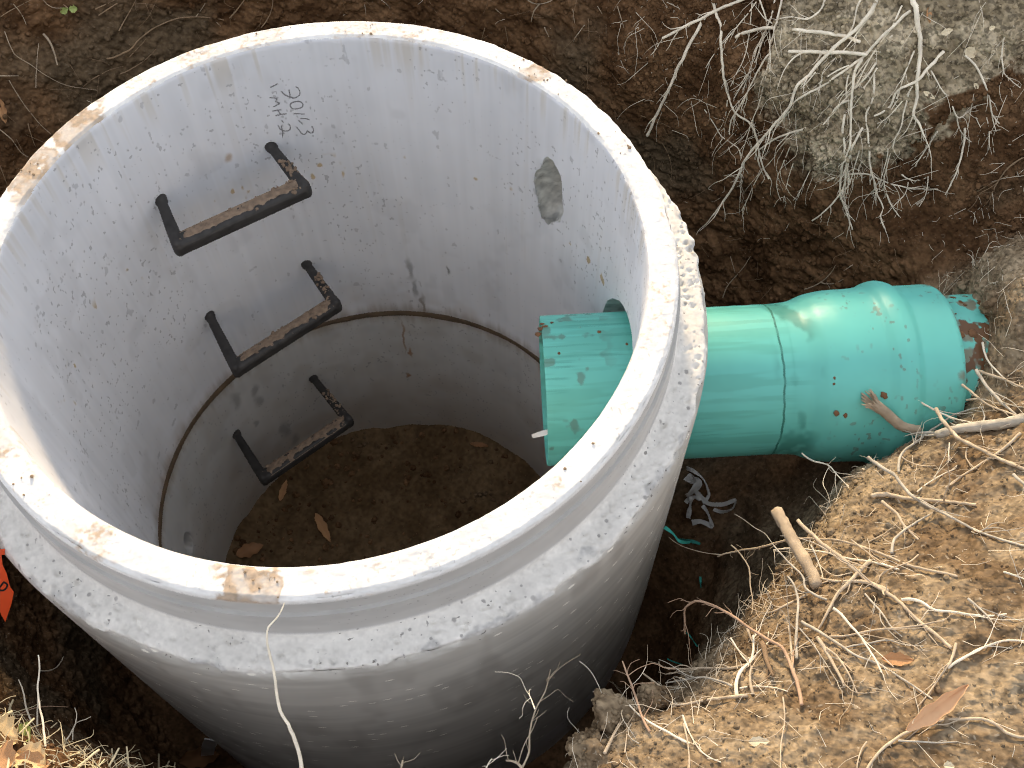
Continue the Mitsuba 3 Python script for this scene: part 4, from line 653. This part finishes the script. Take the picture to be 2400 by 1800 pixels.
TAG_Q, TAG_E, TAG_U, TAG_N = [-0.6513, -0.3468, -0.135], [0.8143, 0.5804, -0.0], [-0.2651, 0.3719, 0.8896], [0.5164, -0.7244, 0.4567]
TAG_LETTER = (-0.0488, -0.0529)

simple('pale_root', (.80, .72, .58), .85, .7, 55); simple('tan_root', (.50, .41, .30), .9, .9, 70); simple('grey_root', (.46, .42, .35), .9, .9, 70); simple('brown_root', (.26, .18, .11), .9, .8, 60); simple('red_root', (.46, .31, .21), .8, .7, 60); simple('straw', (.66, .56, .36), .7, .5, 40); simple('bark', (.40, .32, .23), .95, .9, 45)
WHERE = {'T': ('pale root among those hanging from the sandy bank above the pipe', 'roots hanging from the sandy bank'), 'N': ('thin pale root among those on the near bank at lower right', 'roots on the near bank'),
         'L': ('thin root among those at the bottom left bank', 'roots at the bottom left bank'), 'F': ('fine root lying on the dark far bank behind the manhole', 'fine roots on the far bank')}
for i, row in enumerate(ROOTS.split('\n')):
    kind, pl, own, nums = row.split('|'); q = V([int(x) for x in nums.split(',')], float).reshape(-1, 4); P, R = q[:, :3] / 1000, q[:, 3] / 10000
    where, tone = pl[0], pl[1]
    if kind == 'straw':
        k = put('straw_stalk', tube(P, np.maximum(R * .8, .0008), 6, i, .05), 'straw', smooth=True); tag(k, 'dry cut straw stalk poking up at the bottom left bank', 'stalk', 'straw stalks at the bottom left bank'); continue
    R = np.maximum(R * (.85 if where != 'F' else .7), .0006)
    mat = {'p': 'pale_root', 'd': 'brown_root', 'r': 'red_root', 'f': 'pale_root'}[tone]
    if where == 'N' and tone == 'p': mat = ('tan_root', 'pale_root', 'tan_root', 'grey_root')[i % 4]
    if where == 'F': mat = 'brown_root' if tone == 'd' else 'bark'
    if kind in ('stub', 'stick'): mat = 'bark' if tone == 'p' else 'brown_root'
    parts = [tube(P, R, 7 if R.max() < .008 else 14, i, .07)]
    rng = np.random.default_rng(i + 900)
    if kind == 'root' and where in 'TN' and R.max() > .0011:              # forks and hair-thin side roots
        D = np.r_[0, np.cumsum(np.linalg.norm(np.diff(P, axis=0), axis=1))]
        for _ in range(3 + int(D[-1] / (.035 if where == 'T' else .045))):
            s = D[-1] * (.15 + .85 * rng.random() ** .7); j = min(np.searchsorted(D, s, side='right') - 1, len(P) - 2)
            u = (s - D[j]) / (D[j + 1] - D[j]); c = P[j] + (P[j + 1] - P[j]) * u; rr = (R[j] * (1 - u) + R[j + 1] * u)
            d = (P[j + 1] - P[j]) / (D[j + 1] - D[j]); big = rng.random() < .35
            d = d + rng.normal(size=3) * (.45 if big else .8) + V([0, -.1, -.35 if where == 'T' else .05]); d /= np.linalg.norm(d)
            L = rng.uniform(.04, .13) if big else rng.uniform(.012, .05); pts = [c]
            for q_ in range(4):
                pts.append(pts[-1] + d * L / 4); d = d + rng.normal(size=3) * .28 + V([0, 0, -.12 if where == 'T' else 0]); d /= np.linalg.norm(d)
            r0 = max(rr * (.55 if big else .28), .0006); parts.append(tube(pts, np.linspace(r0, .0004, 5), 5, int(rng.integers(1e6)), .1))
    if kind == 'stub':                                                   # torn fibres fan out of the broken end
        d = P[0] - P[1]; d /= np.linalg.norm(d)
        for _ in range(26):
            o = rng.normal(size=3); o -= (o @ d) * d; o /= np.linalg.norm(o)
            parts.append(tube([P[0] + o * R[0] * .5 - d * .012, P[0] + o * R[0] * .9 + d * .008, P[0] + o * R[0] * rng.uniform(.8, 1.7) + d * rng.uniform(.014, .036)], [R[0] * .35, R[0] * .28, .0008], 6, i))
    k = put('root', join(parts), mat, smooth=True)
    tag(k, own or WHERE[where][0], 'root', WHERE[where][1])
simple('dry_leaf', (.42, .23, .11), .7, .5, 30); simple('pale_leaf', (.58, .42, .22), .7, .5, 30); simple('chip_wood', (.70, .60, .42), .8, .4, 60); simple('green_leaf', (.30, .36, .12), .6, .4, 60)
simple('orange_leaf', (.60, .36, .20), .7, .5, 30); simple('wet_leaf', (.26, .13, .06), .6, .5, 30)
def leaf(name, p0, p1, width, mat, label, cat='leaf', up=(0, -.2, 1), curl=.5, seed=0, group=None, wav=.25):
    p0, p1 = V(p0), V(p1); ax = p1 - p0; L = np.linalg.norm(ax); ax /= L; n = V(up, float); n -= (n @ ax) * ax; n /= np.linalg.norm(n); s = np.cross(n, ax)
    nu, nv = 30, 11; u = np.linspace(0, 1, nu); w = np.linspace(-1, 1, nv); U, W = np.meshgrid(u, w, indexing='ij')
    wd = width / 2 * np.sin(np.pi * U ** .85) ** .8 * (1 + .12 * np.sin(U * 21 + seed)) + .0004
    z = curl * width * .4 * W ** 2 * np.sin(np.pi * U) + wav * width * (fbm(np.stack([U * 2, W, U * 0 + seed], -1), 1.5, 2, seed) - .5) + .10 * L * (U - .5) ** 2 - .0015 * np.exp(-(W / .15) ** 2)
    c = p0 + ax * (U * L)[..., None] + s * (W * wd)[..., None] + n * z[..., None]
    m = nu * nv; f = grid_faces(nu, nv); v = np.vstack([c.reshape(-1, 3), c.reshape(-1, 3) - n * .0007])
    ed = []
    idx = np.arange(m).reshape(nu, nv); loop = np.r_[idx[:, 0], idx[-1, 1:], idx[-2::-1, -1], idx[0, -2:0:-1]]
    l2 = np.roll(loop, -1); side = np.vstack([np.stack([loop, l2, l2 + m], -1), np.stack([loop, l2 + m, loop + m], -1)])
    k = put(name, (v, np.vstack([f, f[:, ::-1] + m, side])), mat, smooth=40)
    return tag(k, label, cat, group) if label else k
S = SPOT
for n in ('leaf1', 'leaf2', 'leaf3', 'leaf4'): S[n] = [[x, y, floor_z(x, y) + .016] for x, y, z in S[n]]
S['leafA'] = [[x, y - .006, z + .022] for x, y, z in S['leafA']]
leaf('dry_leaf', *S['leafA'], .027, 'orange_leaf', 'large curled orange-brown dry leaf on the near bank at lower right', up=(-.3, -.5, 1), seed=1, curl=.9)
leaf('dry_leaf', *S['leafB'], .020, 'dry_leaf', 'small pinkish brown dry leaf above the big one on the near bank', seed=2)
leaf('wood_chip', *S['chipC'], .014, 'chip_wood', 'pale yellow wood chip on the near bank close to the bottom edge', 'wood chip', seed=3, curl=.2, wav=.1)
leaf('wood_chip', *S['chipR'], .012, 'chip_wood', 'pale chip at the bottom edge right of the long grey root', 'wood chip', seed=13, curl=.2, wav=.1)
leaf('dry_leaf', *S['leaf1'], .030, 'dry_leaf', 'brown leaf in the middle of the mud floor inside the manhole', seed=4)
leaf('dry_leaf', *S['leaf2'], .022, 'dry_leaf', 'narrow tan leaf against the wall under the lowest step', seed=5)
leaf('dry_leaf', *S['leaf3'], .045, 'wet_leaf', 'dark reddish leaf half hidden behind the front rim inside the manhole', seed=6)
leaf('dry_leaf', *S['leaf4'], .018, 'wet_leaf', 'thin dark leaf at the far edge of the mud floor', seed=7)
leaf('dry_leaf', *S['leafD'], .055, 'pale_leaf', 'bright sunlit leaf at the left edge of the bottom left bank', up=(0, 0, 1), seed=8)
leaf('dry_leaf', *S['leafE'], .05, 'dry_leaf', 'orange-brown leaf in the very bottom left corner', up=(0, 0, 1), seed=9)
leaf('dry_leaf', *S['leafF'], .045, 'pale_leaf', 'pale leaf among the straw at the bottom left', up=(.3, 0, 1), seed=10)
leaf('dry_leaf', *S['leafG'], .025, 'dry_leaf', 'reddish leaf among the straw stalks farthest right at bottom left', up=(0, 0, 1), seed=11)
leaf('green_leaf', *S['leafH'], .035, 'green_leaf', 'small green leaf in the straw at the bottom left bank', up=(0, 0, 1), seed=12)
leaf('dry_leaf', *S['leafJ'], .03, 'dry_leaf', 'curled brown leaf at the bottom edge among the straw', up=(0, 0, 1), seed=14)
leaf('dry_leaf', *S['tan'], .022, 'dry_leaf', 'tan dry leaf on the dark bank at the left edge', up=(0, -1, .3), seed=15)
leaf('dry_leaf', *S['brown'], .05, 'wet_leaf', 'brown leaf in the dark trench at the foot of the manhole, bottom left', seed=16)
leaf('dry_leaf', *S['chip3'], .012, 'dry_leaf', 'small tan leaf on the sandy bank beside the thick dropping root', up=(0, -1, 1), seed=17)
for n, wd, lb in (('chip1', .014, 'white wood chip high on the sandy bank'), ('chip2', .026, 'larger white chip with a torn edge on the sandy bank'), ('chip4', .010, 'narrow pale chip on the dark earth below the sandy bank'), ('chip5', .009, 'tiny pale chip at the lower tip of the sandy bank'), ('chip6', .010, 'tiny pale chip near the right edge of the sandy bank')):
    leaf('wood_chip', *S[n], wd, 'chip_wood', lb, 'wood chip', up=(-.3, -1, .8), seed=len(n) + int(wd * 1000), curl=.2, wav=.15)
sd = thing('seedling', 'tiny pale green seedling with two leaves on the dark bank at top left', 'seedling')
leaf(sd + '__leaf', *S['plant0'], .016, 'green_leaf', None, up=(0, -1, .6), seed=20); leaf(sd + '__leaf', *S['plant1'], .018, 'green_leaf', None, up=(0, -1, .6), seed=21)
pc = V(S['plant0'][1]); put(sd + '__stem', tube([pc, pc + [-.015, .01, .012], pc + [-.045, .02, .02]], [.0012, .001, .0008], 5), 'red_root', smooth=True)

# torn plastic
simple('white_plastic', (.62, .62, .60), .5, .3, 30); simple('teal_shaving', (.06, .42, .35), .4, .2, 30)
def ribbon(P, R, th=.0008, twist=.8, seed=0):
    d = np.r_[0, np.cumsum(np.linalg.norm(np.diff(P, axis=0), axis=1))]; n = max(8, int(d[-1] / .004)); s = np.linspace(0, d[-1], n)
    P = PchipInterpolator(d, P, axis=0)(s); R = np.interp(s, d, R); t = np.gradient(P, axis=0); t /= np.linalg.norm(t, axis=1, keepdims=True)
    a = np.cross(t, V([.1, -.5, .85])); a /= np.linalg.norm(a, axis=1, keepdims=True); b = np.cross(t, a)
    ph = twist * np.sin(s / d[-1] * 5 + seed)[:, None]; e = a * np.cos(ph) + b * np.sin(ph); g2 = np.cross(t, e)
    w = R[:, None]
    v = np.stack([P - e * w, P + e * w, P + e * w + g2 * th, P - e * w + g2 * th], 1).reshape(-1, 3)
    f = np.vstack([grid_faces(n, 4, wrap_v=True), [[0, 1, 2], [0, 2, 3], [n * 4 - 4, n * 4 - 2, n * 4 - 3], [n * 4 - 4, n * 4 - 1, n * 4 - 2]]]); return v, f
tp = thing('torn_plastic', 'tangle of torn white plastic strips in the trench below the pipe', 'plastic scrap'); nt = 0
for i, (c, nums) in enumerate(RIBBONS):
    q = V([int(x) for x in nums.split(',')], float).reshape(-1, 4)
    m = ribbon(q[:, :3] / 1000, q[:, 3] / 10000, seed=i)
    if c == 'w': put(tp + '__strip', m, 'white_plastic', smooth=30)
    else: tag(put('plastic_shaving', m, 'teal_shaving', smooth=30), ['curled teal shaving right of the white strips', 'small teal shaving deep in the trench, middle one', 'narrow teal shaving near the hooked root tip', 'longest teal shaving, touching the manhole wall below the white strips', 'lowest teal shaving, just above the level roots by the wall'][nt], 'plastic shaving'); nt += 1
tag(put('plastic_strip', ribbon(V([[.374, -.258, -.437], [.360, -.256, -.441], [.338, -.252, -.450]]), V([.0055, .006, .0045]), .001, .3), 'white_plastic', smooth=30), 'short white strip sticking out of the open pipe end', 'plastic scrap')
tag(put('plastic_strip', ribbon(V([S['white'][0], (V(S['white'][0]) + V(S['white'][1])) / 2 + V([0, 0, .01]), S['white'][1]]), V([.017, .018, .017]), .003, .2), 'white_plastic', smooth=30), 'white scrap standing in the dark trench at the foot of the manhole, bottom left', 'plastic scrap')

# dried mud stuck on the pipes: the larger lumps one by one
for x, y, z, r in PIPE_MUD:
    c = V([x, y, z]); ax = (c - PIPE_P) @ PIPE_A; hold = sp if ax < 1.31 else sp2
    nrm = c - PIPE_P - ax * PIPE_A; nrm /= np.linalg.norm(nrm); v, f = clod(V([0, 0, 0]), r, int(abs(x * 9000 + z * 7000)) % 9999, trimesh.creation.icosphere(subdivisions=2), .5)
    v = v - nrm * (v @ nrm)[:, None] * .6 + c - nrm * r * .05
    put(hold + '__mud_lump', (v, f), 'dark_mud', smooth=50)

# orange tag tied at the left edge of the ledge
scene['orange_plastic'] = {'type': 'twosided', 'bsdf': {'type': 'principled', 'base_color': {'type': 'rgb', 'value': [.72, .075, .012]}, 'roughness': .4}}
scene['black_print'] = {'type': 'diffuse', 'reflectance': {'type': 'rgb', 'value': [.02, .02, .02]}}
from shapely.geometry import Polygon
TQ, TE, TU, TN = map(V, (TAG_Q, TAG_E, TAG_U, TAG_N))
def hang(m, out=0):                                                  # the flat tag, bent a little, in its hanging plane
    v = np.array(m.vertices); return TQ + v[:, :1] * TE + v[:, 1:2] * TU + (v[:, 2] + out)[:, None] * TN, np.array(m.faces)
tg = thing('survey_tag', 'bright orange plastic tag with black print hanging at the left edge of the photo', 'tag')
put(tg + '__sheet', hang(trimesh.creation.extrude_polygon(Polygon(TAG), .0012, engine='earcut')), 'orange_plastic', smooth=30)
t = meshkit.text_mesh('D', .016, .0006, bold=True); t.apply_transform(trimesh.transformations.rotation_matrix(math.radians(-80), [0, 0, 1])); bb = t.bounds.mean(0); t.apply_translation([TAG_LETTER[0] - bb[0] + .001, TAG_LETTER[1] - bb[1], .0016 - t.bounds[0][2]])
put(tg + '__print', hang(t), 'black_print')
c = TQ + TE * TAG[0][0] + TU * TAG[0][1]
put(tg + '__tie', ribbon(V([c + TU * -.004 - TE * .004, c + V([0, 0, .008]) - TE * .012, c + V([-.03, .03, .012]), c + V([-.06, .09, .012])]), V([.005] * 4), .0012, .1), 'orange_plastic', smooth=30)

# clods at the bank edge by the wall
for c, r, lb in ((V([.270, -.925, -.205]), .040, 'lump of brown earth on the bank edge beside the broken wood chunk'), (V([.335, -.905, -.215]), .026, 'ragged clod at the bank edge under the level roots'), (V([.205, -.955, -.185]), .034, 'low lump of earth at the bottom edge left of the forked root')):
    v, f = clod(c, r, int(r * 1e5), ICO2, .7); n_ = vnormals(v, f); v = v + n_ * (.022 * (fbm(v, 45, 3, 3) - .5) + .012 * (fbm(v, 130, 2, 5) - .5))[:, None]
    bits = [(v, f)]; rg = np.random.default_rng(int(r * 1e6))
    for j in rg.choice(len(v), 160):
        cv, cf = clod(V([0, 0, 0]), 1., int(j), ICO, .5); bits.append((cv * rg.uniform(.0015, .006) + v[j], cf))
    tag(put('earth_clod', join(bits), 'soil', smooth=True), lb, 'clod')

# ---------------------------------------------------------------- what nobody could count
rng = np.random.default_rng(77)
gn = vnormals(gv, gf); gr = np.hypot(gv[:, 0], gv[:, 1]); gang = np.degrees(np.arctan2(gv[:, 1], gv[:, 0]))
near_ = np.where((gang > -92) & (gang < 2) & (gr > .95) & (gr < 1.75) & (gv[:, 2] > -.5))[0]
sand_ = np.where((gang > -8) & (gang < 40) & (gr > 1.1) & (gr < 2.0) & (gv[:, 2] > -.45))[0]
far_ = np.where((gang > 0) & (gang < 178) & (gr > .92) & (gr < 1.45) & (gv[:, 2] > -1.0))[0]
left_ = np.where((gang > -150) & (gang < -112) & (gr > .9) & (gr < 1.2) & (gv[:, 2] > -.25))[0]
ICO0 = trimesh.creation.icosahedron(); CLODS = [clod(V([0, 0, 0]), 1., s_, ICO0 if s_ < 50 else ICO, .4) for s_ in range(60)]
parts = []
for idx, n, lo, hi in ((near_, 8000, .0012, .0038), (near_, 150, .005, .011), (sand_, 9000, .0015, .006), (sand_, 300, .005, .013), (far_, 9000, .0018, .009), (left_, 900, .0015, .005)):
    pk = rng.choice(idx, n)
    for j in pk:
        r = lo + (hi - lo) * rng.random() ** 2.2; cv, cf = CLODS[rng.integers(50) if r < .005 else rng.integers(50, 60)]; parts.append((cv * r + gv[j] + gn[j] * r * .3, cf))
for a_ in np.linspace(-2.2, 2.0, 60):                                 # earth packed round the buried pipe end
    e_ = PIPE_U * math.cos(a_) + PIPE_N * math.sin(a_); cv, cf = clod(V([0, 0, 0]), 1., int(a_ * 1000 + 4000), ICO2, .6)
    cv = cv * rng.uniform(.010, .026); cv = cv * (1 + .5 * (fbm(cv, 60, 2, 3)[:, None] - .5)); parts.append((cv + PIPE_P + PIPE_A * rng.uniform(1.405, 1.44) + e_ * rng.uniform(.178, .196), cf))
rimdirt = []
for az_, n_ in ((33, 26), (-112, 9), (140, 9), (-150, 5), (70, 7), (88, 7), (-60, 3), (10, 5)):   # dirt left on the rim and the ledge
    for _ in range(n_):
        q_ = math.radians(az_ + rng.normal() * 3.5); r_ = rng.uniform(.618, .665) if rng.random() < .8 else rng.uniform(.69, .735); s_ = .0010 + .003 * rng.random() ** 2; cv, cf = CLODS[rng.integers(50)]
        rimdirt.append((cv * s_ + V([r_ * math.cos(q_), r_ * math.sin(q_), (.0005 if r_ < .68 else -.137) + s_ * .4]), cf))
for _ in range(1500):                                                # crumbs on the floor of the manhole
    q_, r_ = rng.uniform(0, 2 * np.pi), .6 * rng.random() ** .5; x_, y_ = r_ * math.cos(q_), r_ * math.sin(q_); s_ = .002 + .012 * rng.random() ** 4; cv, cf = CLODS[rng.integers(60)]
    parts.append((cv * s_ + V([x_, y_, floor_z(x_, y_) + s_ * .3]), cf))
tag(put(man + '__rim_dirt', join(rimdirt), 'rim_dirt'), 'specks of dry earth left on the rim', kind='stuff')
tag(put('soil_crumbs', join(parts), 'soil', smooth=False), 'loose crumbs and small lumps of earth scattered on the banks', 'soil', kind='stuff')
def hairs(idx, n, L0, L1, r, down, seed):
    out = []; q = np.random.default_rng(seed)
    for j in q.choice(idx, n):
        d = q.normal(size=3); d -= (d @ gn[j]) * gn[j]; d = d / np.linalg.norm(d) + gn[j] * q.uniform(0, .5) + V([0, 0, -down]); d /= np.linalg.norm(d)
        L = q.uniform(L0, L1); c = gv[j] + gn[j] * .002; k = q.normal(size=3) * L * .2
        out.append(tube([c, c + d * L * .33 + k * .5, c + d * L * .66 + k, c + d * L + k * .6 + V([0, 0, -down * L * .3])], [r, r * .9, r * .7, r * .4], 4, int(q.integers(1e6)), .1, steps=8))
    return out
tag(put('fine_rootlets', join(hairs(far_, 900, .02, .09, .00055, .7, 4)), 'brown_root', smooth=True), 'hair-fine dark rootlets all over the far bank', 'rootlets', kind='stuff')
tag(put('pale_rootlets', join(hairs(near_, 700, .015, .07, .0006, .0, 5) + hairs(sand_, 520, .03, .12, .0007, .9, 6) + hairs(far_, 160, .015, .05, .0006, .8, 9)), 'pale_root', smooth=True), 'hair-fine pale rootlets in the sandy and near banks', 'rootlets', kind='stuff')
tag(put('straw_litter', join(hairs(left_, 700, .015, .05, .0009, -.2, 7)), 'straw', smooth=True), 'dry straw and root litter covering the bottom left bank', 'litter', kind='stuff')
